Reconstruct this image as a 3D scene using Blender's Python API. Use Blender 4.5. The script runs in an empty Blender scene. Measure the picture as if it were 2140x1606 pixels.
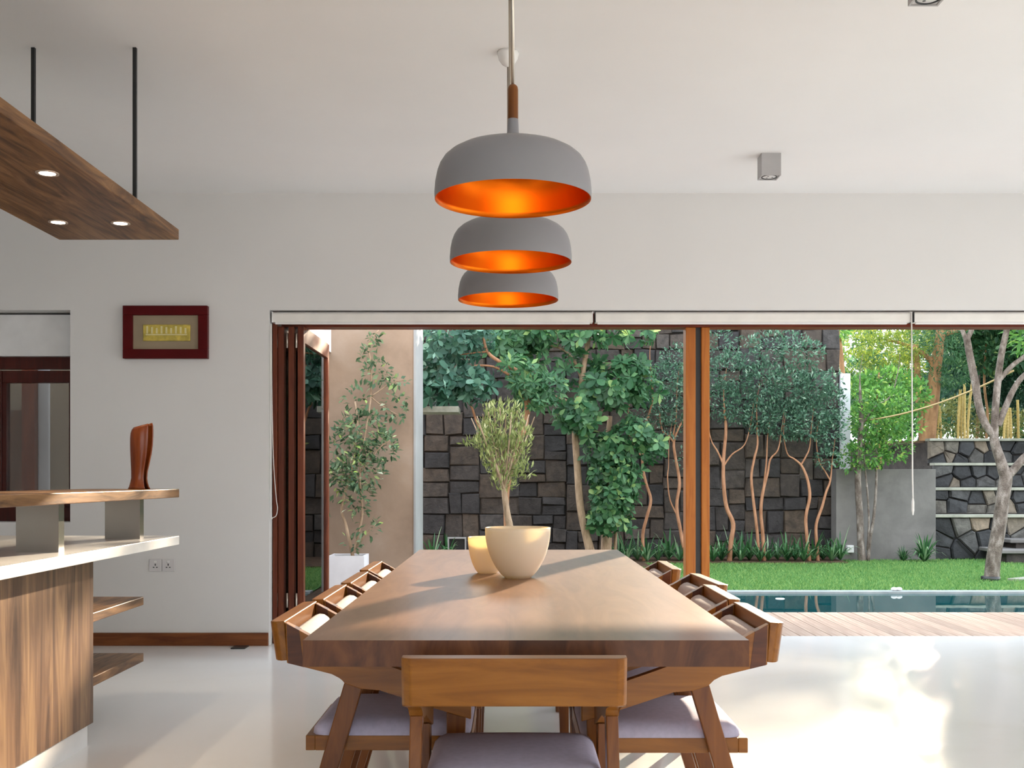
import bpy, bmesh, math, random
import numpy as np
from mathutils import Vector, Matrix

# ------------------------------------------------------------------ camera, sky, sun, exposure
F, CX, CY, CAMZ = 2300.0, 1071.0, 999.0, 1.15      # focal length in px (2140 wide), horizon, eye height
scene = bpy.context.scene
cam_data = bpy.data.cameras.new('camera')
cam_data.sensor_width = 36.0
cam_data.lens = F / 2140.0 * 36.0
cam_data.shift_x = -(CX - 1070.0) / 2140.0
cam_data.shift_y = (CY - 803.0) / 2140.0
cam_data.clip_end = 300
cam = bpy.data.objects.new('camera', cam_data)
scene.collection.objects.link(cam)
cam.location = (0, 0, CAMZ)
cam.rotation_euler = (math.pi / 2, 0, 0)
scene.camera = cam

world = bpy.data.worlds.new('sky')
scene.world = world
world.use_nodes = True
wn, wl = world.node_tree.nodes, world.node_tree.links
wn.clear()
w_out = wn.new('ShaderNodeOutputWorld')
w_bg = wn.new('ShaderNodeBackground')
w_tc = wn.new('ShaderNodeTexCoord')
w_sep = wn.new('ShaderNodeSeparateXYZ')
w_ramp = wn.new('ShaderNodeValToRGB')
w_ramp.color_ramp.elements[0].position = 0.0
w_ramp.color_ramp.elements[0].color = (0.96, 0.98, 1.0, 1)
w_ramp.color_ramp.elements[1].position = 0.7
w_ramp.color_ramp.elements[1].color = (0.80, 0.89, 1.0, 1)
wl.new(w_tc.outputs['Generated'], w_sep.inputs[0])
wl.new(w_sep.outputs['Z'], w_ramp.inputs['Fac'])
wl.new(w_ramp.outputs['Color'], w_bg.inputs['Color'])
w_bg.inputs['Strength'].default_value = 3.2
wl.new(w_bg.outputs[0], w_out.inputs['Surface'])

SUN_AZ, SUN_EL = math.radians(21), math.radians(15.5)
sun_dir = Vector((math.sin(SUN_AZ) * math.cos(SUN_EL), math.cos(SUN_AZ) * math.cos(SUN_EL), math.sin(SUN_EL)))
sun_data = bpy.data.lights.new('sun', 'SUN')
sun_data.energy = 12.0
sun_data.angle = math.radians(0.8)
sun_data.color = (1.0, 0.82, 0.60)
sun = bpy.data.objects.new('sun', sun_data)
scene.collection.objects.link(sun)
sun.location = (8, 25, 12)
sun.rotation_euler = sun_dir.to_track_quat('Z', 'Y').to_euler()

vs = scene.view_settings
vs.view_transform = 'Standard'
vs.look = 'None'
vs.gamma = 1.0
vs.use_curve_mapping = False
vs.exposure = 0.45

random.seed(7)
rng = np.random.default_rng(11)
COL = scene.collection

def ppm(d):
    return F / d

def P(x, y, d):
    """photo pixel at depth d -> world point"""
    return Vector(((x - CX) * d / F, d, CAMZ + (CY - y) * d / F))

# ------------------------------------------------------------------ materials
def new_mat(name):
    m = bpy.data.materials.new(name)
    m.use_nodes = True
    nt = m.node_tree
    b = nt.nodes['Principled BSDF']
    return m, nt, b

def ramp(nt, stops):
    r = nt.nodes.new('ShaderNodeValToRGB')
    els = r.color_ramp.elements
    while len(els) < len(stops):
        els.new(0.5)
    for e, (p, c) in zip(els, stops):
        e.position = p
        e.color = (*c, 1)
    return r

def noise(nt, scale, detail=4, rough=0.5, dist=0.0, mapping=None, coord='Object'):
    tc = nt.nodes.new('ShaderNodeTexCoord')
    mp = nt.nodes.new('ShaderNodeMapping')
    if mapping:
        mp.inputs['Scale'].default_value = mapping
    n = nt.nodes.new('ShaderNodeTexNoise')
    n.inputs['Scale'].default_value = scale
    n.inputs['Detail'].default_value = detail
    n.inputs['Roughness'].default_value = rough
    n.inputs['Distortion'].default_value = dist
    nt.links.new(tc.outputs[coord], mp.inputs[0])
    nt.links.new(mp.outputs[0], n.inputs['Vector'])
    return n, mp

def vary(nt, col_socket, amount=0.3, hue=0.0):
    """per-object brightness variation"""
    oi = nt.nodes.new('ShaderNodeObjectInfo')
    mr = nt.nodes.new('ShaderNodeMapRange')
    mr.inputs['To Min'].default_value = 1 - amount
    mr.inputs['To Max'].default_value = 1 + amount
    hs = nt.nodes.new('ShaderNodeHueSaturation')
    nt.links.new(oi.outputs['Random'], mr.inputs['Value'])
    nt.links.new(mr.outputs[0], hs.inputs['Value'])
    nt.links.new(col_socket, hs.inputs['Color'])
    return hs.outputs['Color']

def bump(nt, b, height, strength=0.1, dist=0.01):
    bp = nt.nodes.new('ShaderNodeBump')
    bp.inputs['Strength'].default_value = strength
    bp.inputs['Distance'].default_value = dist
    nt.links.new(height, bp.inputs['Height'])
    nt.links.new(bp.outputs[0], b.inputs['Normal'])

def plain(name, col, rough=0.5, metal=0.0, spec=0.5, nscale=0, namt=0.06, coat=0.0):
    m, nt, b = new_mat(name)
    b.inputs['Roughness'].default_value = rough
    b.inputs['Metallic'].default_value = metal
    b.inputs['Specular IOR Level'].default_value = spec
    b.inputs['Coat Weight'].default_value = coat
    n, _ = noise(nt, nscale or 6.0, 4)
    r = ramp(nt, [(0.3, tuple(c * (1 - namt) for c in col)), (0.7, tuple(min(1, c * (1 + namt)) for c in col))])
    nt.links.new(n.outputs['Fac'], r.inputs['Fac'])
    nt.links.new(r.outputs[0], b.inputs['Base Color'])
    return m

def wood(name, dark, mid, light, axis=1, stretch=14, scale=2.0, rough=0.35, var=0.12, coat=0.0, dist=1.0, spec=0.3, contrast=(0.3, 0.5, 0.72)):
    m, nt, b = new_mat(name)
    mp = [stretch] * 3
    mp[axis] = 1.0
    n, _ = noise(nt, scale, 7, 0.6, dist, mp)
    r = ramp(nt, [(contrast[0], dark), (contrast[1], mid), (contrast[2], light)])
    nt.links.new(n.outputs['Fac'], r.inputs['Fac'])
    c = vary(nt, r.outputs[0], var) if var else r.outputs[0]
    nt.links.new(c, b.inputs['Base Color'])
    b.inputs['Roughness'].default_value = rough
    b.inputs['Coat Weight'].default_value = coat
    b.inputs['Coat Roughness'].default_value = 0.25
    b.inputs['Specular IOR Level'].default_value = spec
    bump(nt, b, n.outputs['Fac'], 0.06, 0.003)
    return m

def glass_mat(name, tint=(0.93, 0.96, 0.95), ior=1.45, rough=0.0):
    m = bpy.data.materials.new(name)
    m.use_nodes = True
    nt = m.node_tree
    nt.nodes.clear()
    o = nt.nodes.new('ShaderNodeOutputMaterial')
    mix = nt.nodes.new('ShaderNodeMixShader')
    tr = nt.nodes.new('ShaderNodeBsdfTransparent')
    tr.inputs[0].default_value = (*tint, 1)
    gl = nt.nodes.new('ShaderNodeBsdfGlossy')
    gl.inputs['Roughness'].default_value = rough
    fr = nt.nodes.new('ShaderNodeFresnel')
    fr.inputs['IOR'].default_value = ior
    nt.links.new(fr.outputs[0], mix.inputs[0])
    nt.links.new(tr.outputs[0], mix.inputs[1])
    nt.links.new(gl.outputs[0], mix.inputs[2])
    nt.links.new(mix.outputs[0], o.inputs[0])
    return m

def emit_mat(name, col, strength):
    m, nt, b = new_mat(name)
    b.inputs['Base Color'].default_value = (*col, 1)
    b.inputs['Emission Color'].default_value = (*col, 1)
    b.inputs['Emission Strength'].default_value = strength
    return m

def leaf_mat(name, stops, rough=0.45, trans=0.35, per_object=False):
    m, nt, b = new_mat(name)
    r = ramp(nt, stops)
    if per_object:
        oi = nt.nodes.new('ShaderNodeObjectInfo')
        nt.links.new(oi.outputs['Random'], r.inputs['Fac'])
    else:
        at = nt.nodes.new('ShaderNodeAttribute')
        at.attribute_name = 'tint'
        nt.links.new(at.outputs['Fac'], r.inputs['Fac'])
    nt.links.new(r.outputs[0], b.inputs['Base Color'])
    b.inputs['Roughness'].default_value = rough
    b.inputs['Specular IOR Level'].default_value = 0.3
    tl = nt.nodes.new('ShaderNodeBsdfTranslucent')
    hs = nt.nodes.new('ShaderNodeHueSaturation')
    hs.inputs['Value'].default_value = 1.6
    hs.inputs['Hue'].default_value = 0.48
    nt.links.new(r.outputs[0], hs.inputs['Color'])
    nt.links.new(hs.outputs[0], tl.inputs['Color'])
    mix = nt.nodes.new('ShaderNodeMixShader')
    mix.inputs[0].default_value = trans
    out = nt.nodes['Material Output']
    nt.links.new(b.outputs[0], mix.inputs[1])
    nt.links.new(tl.outputs[0], mix.inputs[2])
    nt.links.new(mix.outputs[0], out.inputs['Surface'])
    return m

def rough_mat(name, stops, scale=5, rough=0.8, bstr=0.4, bdist=0.02, var=0.0, detail=8, mapping=None, spec=0.3):
    m, nt, b = new_mat(name)
    n, _ = noise(nt, scale, detail, 0.6, 0.3, mapping)
    r = ramp(nt, stops)
    nt.links.new(n.outputs['Fac'], r.inputs['Fac'])
    c = vary(nt, r.outputs[0], var) if var else r.outputs[0]
    nt.links.new(c, b.inputs['Base Color'])
    b.inputs['Roughness'].default_value = rough
    b.inputs['Specular IOR Level'].default_value = spec
    n2, _ = noise(nt, scale * 6, 6)
    bump(nt, b, n2.outputs['Fac'], bstr, bdist)
    return m

def stone_mat(name, palette, scale=9, rough=0.75):
    """each stone object takes its own tone from a palette, with grain on top"""
    m, nt, b = new_mat(name)
    oi = nt.nodes.new('ShaderNodeObjectInfo')
    r = ramp(nt, palette)
    r.color_ramp.interpolation = 'LINEAR'
    nt.links.new(oi.outputs['Random'], r.inputs['Fac'])
    n, _ = noise(nt, scale, 8, 0.65, 0.5)
    mr = nt.nodes.new('ShaderNodeMapRange')
    mr.inputs['From Min'].default_value = 0.3
    mr.inputs['From Max'].default_value = 0.7
    mr.inputs['To Min'].default_value = 0.45
    mr.inputs['To Max'].default_value = 1.6
    nt.links.new(n.outputs['Fac'], mr.inputs['Value'])
    hs = nt.nodes.new('ShaderNodeHueSaturation')
    nt.links.new(mr.outputs[0], hs.inputs['Value'])
    nt.links.new(r.outputs[0], hs.inputs['Color'])
    nt.links.new(hs.outputs[0], b.inputs['Base Color'])
    b.inputs['Roughness'].default_value = rough
    n2, _ = noise(nt, scale * 3, 8, 0.7)
    bump(nt, b, n2.outputs['Fac'], 0.7, 0.03)
    return m

M = {}
M['wall'] = plain('wall_paint', (0.74, 0.73, 0.715), 0.75, nscale=1.5, namt=0.015, spec=0.2)
M['ceiling'] = plain('ceiling_paint', (0.86, 0.85, 0.835), 0.8, nscale=1.5, namt=0.015, spec=0.2)
M['white'] = plain('white_gloss', (0.82, 0.81, 0.79), 0.25)
M['white_matt'] = plain('white_matt', (0.80, 0.80, 0.80), 0.6)
M['blind'] = plain('blind_fabric', (0.80, 0.78, 0.73), 0.6)
M['cord'] = plain('cord', (0.85, 0.83, 0.78), 0.6)
M['steel'] = plain('brushed_steel', (0.46, 0.435, 0.41), 0.24, 1.0, nscale=3, namt=0.12)
M['hinge'] = plain('hinge_metal', (0.5, 0.45, 0.38), 0.3, 1.0)
M['black'] = plain('black_metal', (0.012, 0.014, 0.015), 0.4)
M['lamp_grey'] = plain('lamp_grey', (0.225, 0.22, 0.235), 0.42, namt=0.02)
M['copper'] = plain('lamp_inside', (0.66, 0.135, 0.005), 0.36, 1.0, namt=0.03)
M['box_grey'] = plain('downlight_grey', (0.42, 0.41, 0.41), 0.45)
M['lens'] = plain('lens_grey', (0.75, 0.74, 0.73), 0.25)
M['bulb'] = emit_mat('bulb', (1.0, 0.62, 0.22), 6.0)
M['spot'] = emit_mat('spot', (1.0, 0.87, 0.68), 30.0)
M['copper_ring'] = plain('ring', (0.55, 0.42, 0.33), 0.35, 0.6)
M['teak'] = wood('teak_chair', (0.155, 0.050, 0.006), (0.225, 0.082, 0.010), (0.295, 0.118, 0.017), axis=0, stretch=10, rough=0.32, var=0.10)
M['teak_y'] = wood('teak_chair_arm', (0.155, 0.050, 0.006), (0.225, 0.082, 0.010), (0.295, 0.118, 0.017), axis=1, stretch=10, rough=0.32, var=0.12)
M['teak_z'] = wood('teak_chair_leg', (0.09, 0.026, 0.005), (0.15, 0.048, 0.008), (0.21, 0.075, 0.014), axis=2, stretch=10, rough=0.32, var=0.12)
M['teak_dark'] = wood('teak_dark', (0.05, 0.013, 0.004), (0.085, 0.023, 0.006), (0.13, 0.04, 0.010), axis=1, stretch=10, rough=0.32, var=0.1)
M['table'] = wood('table_wood', (0.155, 0.066, 0.026), (0.205, 0.094, 0.042), (0.26, 0.128, 0.062), axis=1, stretch=7, scale=1.6, rough=0.33, var=0.10, dist=1.5, coat=0.35)
M['table_end'] = wood('table_end_grain', (0.055, 0.016, 0.005), (0.095, 0.032, 0.010), (0.15, 0.055, 0.018), axis=2, stretch=3, scale=3, rough=0.4, var=0.25, dist=2.5)  # dark end grain, with the unlit end's shade also put into the colour
M['post'] = wood('post_wood', (0.36, 0.10, 0.010), (0.46, 0.142, 0.017), (0.54, 0.185, 0.028), axis=2, stretch=12, rough=0.35, var=0.05)
M['door'] = wood('door_wood', (0.085, 0.016, 0.006), (0.13, 0.028, 0.010), (0.19, 0.05, 0.018), axis=2, stretch=12, rough=0.35, var=0.12)
M['door_x'] = wood('door_wood_x', (0.09, 0.014, 0.007), (0.14, 0.024, 0.010), (0.2, 0.04, 0.016), axis=0, stretch=12, rough=0.35, var=0.1)
M['window'] = wood('window_wood', (0.035, 0.004, 0.003), (0.055, 0.007, 0.004), (0.08, 0.012, 0.007), axis=2, stretch=12, rough=0.3, var=0.1)
M['skirting'] = wood('skirting_wood', (0.11, 0.028, 0.009), (0.18, 0.055, 0.016), (0.25, 0.085, 0.028), axis=0, stretch=12, rough=0.4, var=0)
M['walnut'] = wood('walnut_plank', (0.070, 0.028, 0.009), (0.175, 0.082, 0.028), (0.30, 0.155, 0.060), axis=1, stretch=9, scale=1.8, rough=0.42, var=0, dist=1.8, contrast=(0.34, 0.5, 0.66))
M['walnut_z'] = wood('walnut_panel', (0.062, 0.032, 0.019), (0.155, 0.085, 0.048), (0.30, 0.185, 0.095), axis=2, stretch=13, scale=1.1, rough=0.36, var=0, dist=1.0, contrast=(0.33, 0.5, 0.68))
M['vase'] = wood('vase_wood', (0.12, 0.020, 0.005), (0.21, 0.045, 0.010), (0.33, 0.09, 0.02), axis=2, stretch=8, rough=0.22, var=0)
M['deck'] = wood('deck_wood', (0.30, 0.20, 0.145), (0.40, 0.285, 0.215), (0.49, 0.37, 0.295), axis=1, stretch=18, scale=1.5, rough=0.65, var=0.16, spec=0.3)
M['fabric'] = plain('grey_upholstery', (0.43, 0.41, 0.53), 0.9, nscale=60, namt=0.06, spec=0.2)
M['pad'] = plain('pale_upholstery', (0.50, 0.46, 0.46), 0.9, nscale=60, namt=0.05, spec=0.2)
M['frame_red'] = plain('picture_frame', (0.085, 0.003, 0.004), 0.4, namt=0.1, spec=0.15)
M['mat_beige'] = plain('picture_mat', (0.34, 0.27, 0.18), 0.8)
M['gold'] = plain('gold_relief', (0.66, 0.52, 0.11), 0.35, 0.55, nscale=20, namt=0.3)
M['gold_pale'] = plain('pale_gold', (0.80, 0.72, 0.38), 0.35, 0.4)
M['socket'] = plain('socket_plastic', (0.66, 0.64, 0.64), 0.35)
M['glass'] = glass_mat('door_glass')
M['glass_dark'] = glass_mat('window_glass', (0.72, 0.70, 0.68), 1.75)
M['hall'] = plain('hall_wall', (0.10, 0.085, 0.06), 0.7)  # this and the next two colour the pieces imitating window reflections
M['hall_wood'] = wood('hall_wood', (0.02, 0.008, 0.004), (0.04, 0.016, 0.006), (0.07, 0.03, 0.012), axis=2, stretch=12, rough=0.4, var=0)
M['curtain'] = plain('pale_curtain', (0.40, 0.43, 0.46), 0.8)
M['soil'] = rough_mat('soil', [(0.3, (0.035, 0.02, 0.012)), (0.7, (0.12, 0.07, 0.04))], 12)
M['turf'] = rough_mat('turf', [(0.3, (0.05, 0.14, 0.035)), (0.7, (0.10, 0.24, 0.06))], 8, 0.9)
M['paving'] = plain('paving', (0.62, 0.60, 0.56), 0.8)
M['bark'] = rough_mat('grey_bark', [(0.3, (0.065, 0.048, 0.038)), (0.5, (0.16, 0.13, 0.11)), (0.72, (0.34, 0.30, 0.27))], 16, 0.8, 0.8, 0.02, mapping=(1, 1, 0.5))
M['bark_tan'] = rough_mat('tan_bark', [(0.3, (0.20, 0.13, 0.08)), (0.7, (0.44, 0.32, 0.22))], 18, 0.8, 0.5, 0.01, mapping=(1, 1, 0.3))
M['bark_red'] = rough_mat('red_bark', [(0.3, (0.22, 0.095, 0.045)), (0.7, (0.46, 0.24, 0.14))], 18, 0.7, 0.4, 0.01, mapping=(1, 1, 0.3))
M['bark_brown'] = rough_mat('brown_bark', [(0.3, (0.16, 0.08, 0.035)), (0.7, (0.44, 0.25, 0.12))], 9, 0.75, 0.5, 0.02, mapping=(1, 1, 0.3))
M['bamboo'] = rough_mat('bamboo_cane', [(0.3, (0.38, 0.27, 0.07)), (0.7, (0.60, 0.46, 0.17))], 8, 0.45, 0.1, mapping=(1, 1, 0.3))
M['rope'] = plain('rope', (0.50, 0.36, 0.18), 0.9)
M['concrete'] = rough_mat('grey_concrete', [(0.3, (0.105, 0.099, 0.096)), (0.7, (0.185, 0.175, 0.168))], 1.8, 0.85, 0.15, 0.01)
M['plaster'] = rough_mat('beige_plaster', [(0.28, (0.20, 0.138, 0.098)), (0.55, (0.285, 0.205, 0.150)), (0.75, (0.34, 0.265, 0.21))], 1.5, 0.85, 0.12, 0.01)
M['plaster_grey'] = rough_mat('grey_plaster', [(0.3, (0.24, 0.24, 0.24)), (0.7, (0.32, 0.32, 0.32))], 1.6, 0.85, 0.12, 0.01)  # grey niche rim; on the wing wall end this grey imitates skylight
M['pier'] = plain('pier_paint', (0.52, 0.53, 0.56), 0.7)
M['mortar'] = rough_mat('dark_mortar', [(0.3, (0.025, 0.023, 0.022)), (0.7, (0.07, 0.06, 0.055))], 8, 0.9)
M['slate'] = stone_mat('wall_stone', [(0.0, (0.019, 0.017, 0.018)), (0.4, (0.030, 0.026, 0.026)), (0.6, (0.043, 0.032, 0.025)), (0.8, (0.062, 0.043, 0.030)), (0.92, (0.043, 0.040, 0.041)), (1.0, (0.085, 0.060, 0.040))])
M['rubble'] = stone_mat('rubble_stone', [(0.0, (0.012, 0.013, 0.015)), (0.35, (0.034, 0.036, 0.038)), (0.6, (0.066, 0.066, 0.064)), (0.8, (0.115, 0.105, 0.085)), (1.0, (0.20, 0.155, 0.11))], 7)
M['coping'] = rough_mat('coping', [(0.3, (0.20, 0.205, 0.17)), (0.7, (0.34, 0.345, 0.29))], 6, 0.85, 0.3)
M['pool_coping'] = rough_mat('pool_coping', [(0.3, (0.24, 0.27, 0.28)), (0.7, (0.36, 0.39, 0.40))], 6, 0.5, 0.1)
M['pool_tile'] = plain('pool_tile', (0.01, 0.09, 0.10), 0.3)
M['pot'] = plain('planter_white', (0.70, 0.70, 0.74), 0.55)

def water_mat():
    m, nt, b = new_mat('pool_water')
    b.inputs['Base Color'].default_value = (0.004, 0.060, 0.066, 1)
    b.inputs['Roughness'].default_value = 0.015
    b.inputs['IOR'].default_value = 1.45
    b.inputs['Specular IOR Level'].default_value = 0.7
    n, _ = noise(nt, 3.0, 3)
    bump(nt, b, n.outputs['Fac'], 0.02, 0.01)
    return m
M['water'] = water_mat()

def floor_mat():
    m, nt, b = new_mat('polished_floor')
    n, _ = noise(nt, 0.55, 6, 0.6, 1.2)
    r = ramp(nt, [(0.3, (0.83, 0.815, 0.78)), (0.5, (0.87, 0.865, 0.85)), (0.7, (0.88, 0.88, 0.87))])
    nt.links.new(n.outputs['Fac'], r.inputs['Fac'])
    nt.links.new(r.outputs[0], b.inputs['Base Color'])
    b.inputs['Roughness'].default_value = 0.13
    b.inputs['Specular IOR Level'].default_value = 0.5
    n2, _ = noise(nt, 1.2, 2)
    bump(nt, b, n2.outputs['Fac'], 0.02, 0.02)
    return m
M['floor'] = floor_mat()

def bowl_mat():
    m, nt, b = new_mat('bowl_porcelain')
    n, _ = noise(nt, 5, 3)
    r = ramp(nt, [(0.3, (0.86, 0.84, 0.79)), (0.7, (0.88, 0.86, 0.82))])
    nt.links.new(n.outputs['Fac'], r.inputs['Fac'])
    nt.links.new(r.outputs[0], b.inputs['Base Color'])
    b.inputs['Roughness'].default_value = 0.35
    tl = nt.nodes.new('ShaderNodeBsdfTranslucent')
    tl.inputs['Color'].default_value = (1.0, 0.85, 0.52, 1)
    mix = nt.nodes.new('ShaderNodeMixShader')
    mix.inputs[0].default_value = 0.46
    nt.links.new(b.outputs[0], mix.inputs[1])
    nt.links.new(tl.outputs[0], mix.inputs[2])
    nt.links.new(mix.outputs[0], nt.nodes['Material Output'].inputs['Surface'])
    return m
M['bowl'] = bowl_mat()

# ------------------------------------------------------------------ object helpers
def tag(o, label=None, cat=None, group=None, kind=None):
    if label: o['label'] = label
    if cat: o['category'] = cat
    if group: o['group'] = group
    if kind: o['kind'] = kind
    return o

def link(name, me, mat=None, parent=None, smooth=False):
    if mat is not None:
        me.materials.append(mat)
    if smooth:
        me.polygons.foreach_set('use_smooth', [True] * len(me.polygons))
    o = bpy.data.objects.new(name, me)
    COL.objects.link(o)
    if parent is not None:
        o.parent = parent
        off, q = Vector(parent.location), parent.parent
        while q is not None:
            off += q.location
            q = q.parent
        o.location = -off                      # parts are written in the same space as their thing
    return o

def pyd(name, verts, faces, mat=None, parent=None, smooth=False):
    me = bpy.data.meshes.new(name)
    me.from_pydata([tuple(v) for v in verts], [], faces)
    me.update()
    return link(name, me, mat, parent, smooth)

def thing(name, loc, label, cat, group=None, kind=None):
    o = bpy.data.objects.new(name, None)
    o.empty_display_size = 0.1
    COL.objects.link(o)
    o.location = loc
    return tag(o, label, cat, group, kind)

def bm_box(bm, x0, x1, y0, y1, z0, z1):
    v = [bm.verts.new((x, y, z)) for z in (z0, z1) for y in (y0, y1) for x in (x0, x1)]
    for f in ((0, 2, 3, 1), (4, 5, 7, 6), (0, 1, 5, 4), (2, 6, 7, 3), (0, 4, 6, 2), (1, 3, 7, 5)):
        bm.faces.new([v[i] for i in f])
    return v

def bm_done(name, bm, mat, parent=None, bevel=0, seg=2, smooth=False):
    if bevel:
        bmesh.ops.bevel(bm, geom=list(bm.edges), offset=bevel, segments=seg, affect='EDGES', profile=0.5, clamp_overlap=True)
    bmesh.ops.recalc_face_normals(bm, faces=bm.faces)
    me = bpy.data.meshes.new(name)
    bm.to_mesh(me)
    bm.free()
    return link(name, me, mat, parent, smooth)

def box(name, x0, x1, y0, y1, z0, z1, mat, parent=None, bevel=0.0, seg=2):
    bm = bmesh.new()
    bm_box(bm, x0, x1, y0, y1, z0, z1)
    return bm_done(name, bm, mat, parent, bevel, seg)

def boxes(name, lst, mat, parent=None):
    bm = bmesh.new()
    for b in lst:
        bm_box(bm, *b)
    return bm_done(name, bm, mat, parent)

def prism(name, poly, a0, a1, axis, mat, parent=None, bevel=0.0, seg=2):
    """poly in the two remaining axes (in x,y,z order), extruded along axis from a0 to a1"""
    bm = bmesh.new()
    def mk(p, a):
        c = list(p)
        c.insert(axis, a)
        return bm.verts.new(c)
    lo = [mk(p, a0) for p in poly]
    hi = [mk(p, a1) for p in poly]
    n = len(poly)
    bm.faces.new(lo)
    bm.faces.new(hi)
    for i in range(n):
        j = (i + 1) % n
        bm.faces.new((lo[i], lo[j], hi[j], hi[i]))
    return bm_done(name, bm, mat, parent, bevel, seg)

def lathe_data(profile, n=40, c=(0, 0, 0)):
    v, f = [], []
    for r, z in profile:
        for i in range(n):
            a = 2 * math.pi * i / n
            v.append((c[0] + r * math.cos(a), c[1] + r * math.sin(a), c[2] + z))
    for k in range(len(profile) - 1):
        for i in range(n):
            j = (i + 1) % n
            f.append((k * n + i, k * n + j, (k + 1) * n + j, (k + 1) * n + i))
    return v, f

def lathe(name, profile, c, mat, parent=None, n=40, caps=False, smooth=True):
    v, f = lathe_data(profile, n, c)
    if caps:
        f.append(tuple(range(n))[::-1])
        k = (len(profile) - 1) * n
        f.append(tuple(range(k, k + n)))
    return pyd(name, v, f, mat, parent, smooth)

def tube_data(pts, rads, n=8):
    pts = [Vector(p) for p in pts]
    v, f = [], []
    prev = None
    for i, p in enumerate(pts):
        t = (pts[min(i + 1, len(pts) - 1)] - pts[max(i - 1, 0)]).normalized()
        if prev is None:
            u = t.orthogonal().normalized()
        else:
            u = (prev - t * prev.dot(t))
            u = u.normalized() if u.length > 1e-6 else t.orthogonal().normalized()
        prev = u
        w = t.cross(u)
        for k in range(n):
            a = 2 * math.pi * k / n
            v.append(p + (u * math.cos(a) + w * math.sin(a)) * rads[i])
    for i in range(len(pts) - 1):
        for k in range(n):
            j = (k + 1) % n
            f.append((i * n + k, i * n + j, (i + 1) * n + j, (i + 1) * n + k))
    f.append(tuple(range(n))[::-1])
    b = (len(pts) - 1) * n
    f.append(tuple(range(b, b + n)))
    return v, f

def tubes(name, paths, mat, parent=None, n=8):
    """paths: list of (points, radii); one mesh"""
    V, Fc = [], []
    for pts, rads in paths:
        v, f = tube_data(pts, rads, n)
        o = len(V)
        V += v
        Fc += [tuple(i + o for i in q) for q in f]
    return pyd(name, V, Fc, mat, parent, True)

def smooth_path(pts, sub=4):
    """Catmull-Rom through points given as (x,y,z,r)"""
    P4 = [Vector(p) for p in pts]
    if len(P4) < 3:
        return P4
    out = []
    for i in range(len(P4) - 1):
        p0, p1, p2, p3 = P4[max(i - 1, 0)], P4[i], P4[i + 1], P4[min(i + 2, len(P4) - 1)]
        for k in range(sub):
            t = k / sub
            out.append(0.5 * ((2 * p1) + (p2 - p0) * t + (2 * p0 - 5 * p1 + 4 * p2 - p3) * t * t + (3 * p1 - p0 - 3 * p2 + p3) * t ** 3))
    out.append(P4[-1])
    return out

def copy_tree(o, parent=None):
    c = o.copy()
    COL.objects.link(c)
    if parent is not None:
        c.parent = parent
    for ch in [k for k in o.children]:
        copy_tree(ch, c)
    return c

# ------------------------------------------------------------------ the room
WY0, WY1 = 7.54, 7.99          # wall with the garden opening
OPX0, OPX1, OPZ = -1.666, 4.9, 2.30
RX0, RX1, RY0, CEIL = -6.0, 6.5, -4.0, 3.10
WINX1, WINX0, WINZ0, WINZ1 = -3.03, -4.4, 0.845, 2.30

tag(box('floor', RX0, RX1, RY0, WY1, -0.12, 0.0, M['floor']), 'polished white floor of the dining room', 'floor', kind='structure')
tag(box('ceiling', RX0, RX1, RY0, WY1, CEIL, CEIL + 0.25, M['ceiling']), 'pale ceiling above the dining table', 'ceiling', kind='structure')
tag(boxes('wall_back', [
    (RX0, WINX0, WY0, WY1, 0, CEIL),
    (WINX0, WINX1, WY0, WY1, 0, WINZ0),
    (WINX0, WINX1, WY0, WY1, WINZ1, CEIL),
    (WINX1, OPX0, WY0, WY1, 0, CEIL),
    (OPX0, OPX1, WY0, WY1, OPZ, CEIL),
    (OPX1, RX1, WY0, WY1, 0, CEIL)], M['wall']), 'pale plaster wall with the wide garden opening', 'wall', kind='structure')
tag(box('wall_left', RX0 - 0.2, RX0, RY0, WY1, -0.12, CEIL + 0.25, M['wall']), 'pale plaster wall left of the kitchen', 'wall', kind='structure')
tag(boxes('wall_right', [(RX1, RX1 + 0.2, RY0, -1.0, -0.12, CEIL + 0.25), (RX1, RX1 + 0.2, 6.2, WY1, -0.12, CEIL + 0.25),
                         (RX1, RX1 + 0.2, -1.0, 6.2, 2.30, CEIL + 0.25)], M['wall']), 'pale wall with a wide opening right of the dining table', 'wall', kind='structure')
tag(boxes('wall_rear', [(RX0, -2.0, RY0 - 0.2, RY0, -0.12, CEIL + 0.25), (3.5, RX1, RY0 - 0.2, RY0, -0.12, CEIL + 0.25),
                        (-2.0, 3.5, RY0 - 0.2, RY0, 2.30, CEIL + 0.25)], M['wall']), 'pale wall with a wide opening behind the viewer', 'wall', kind='structure')
tag(box('baseboard_back', WINX1 - 1.2, OPX0 - 0.005, WY0 - 0.018, WY0, 0.0, 0.088, M['skirting'], None, 0.003), 'brown wooden skirting board along the back wall', 'skirting', kind='structure')

# header track and side jamb of the opening
tag(box('trim_1', OPX0 + 0.05, OPX1, 7.70, 7.84, 2.205, OPZ, M['door_x']), 'dark red wooden head track above the garden opening', 'track', kind='structure')
tag(box('trim_2', OPX0 + 0.005, OPX0 + 0.036, 7.62, 7.80, 0.0, OPZ, M['door'], None, 0.003), 'dark red wooden jamb at the left end of the opening', 'jamb', kind='structure')

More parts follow.
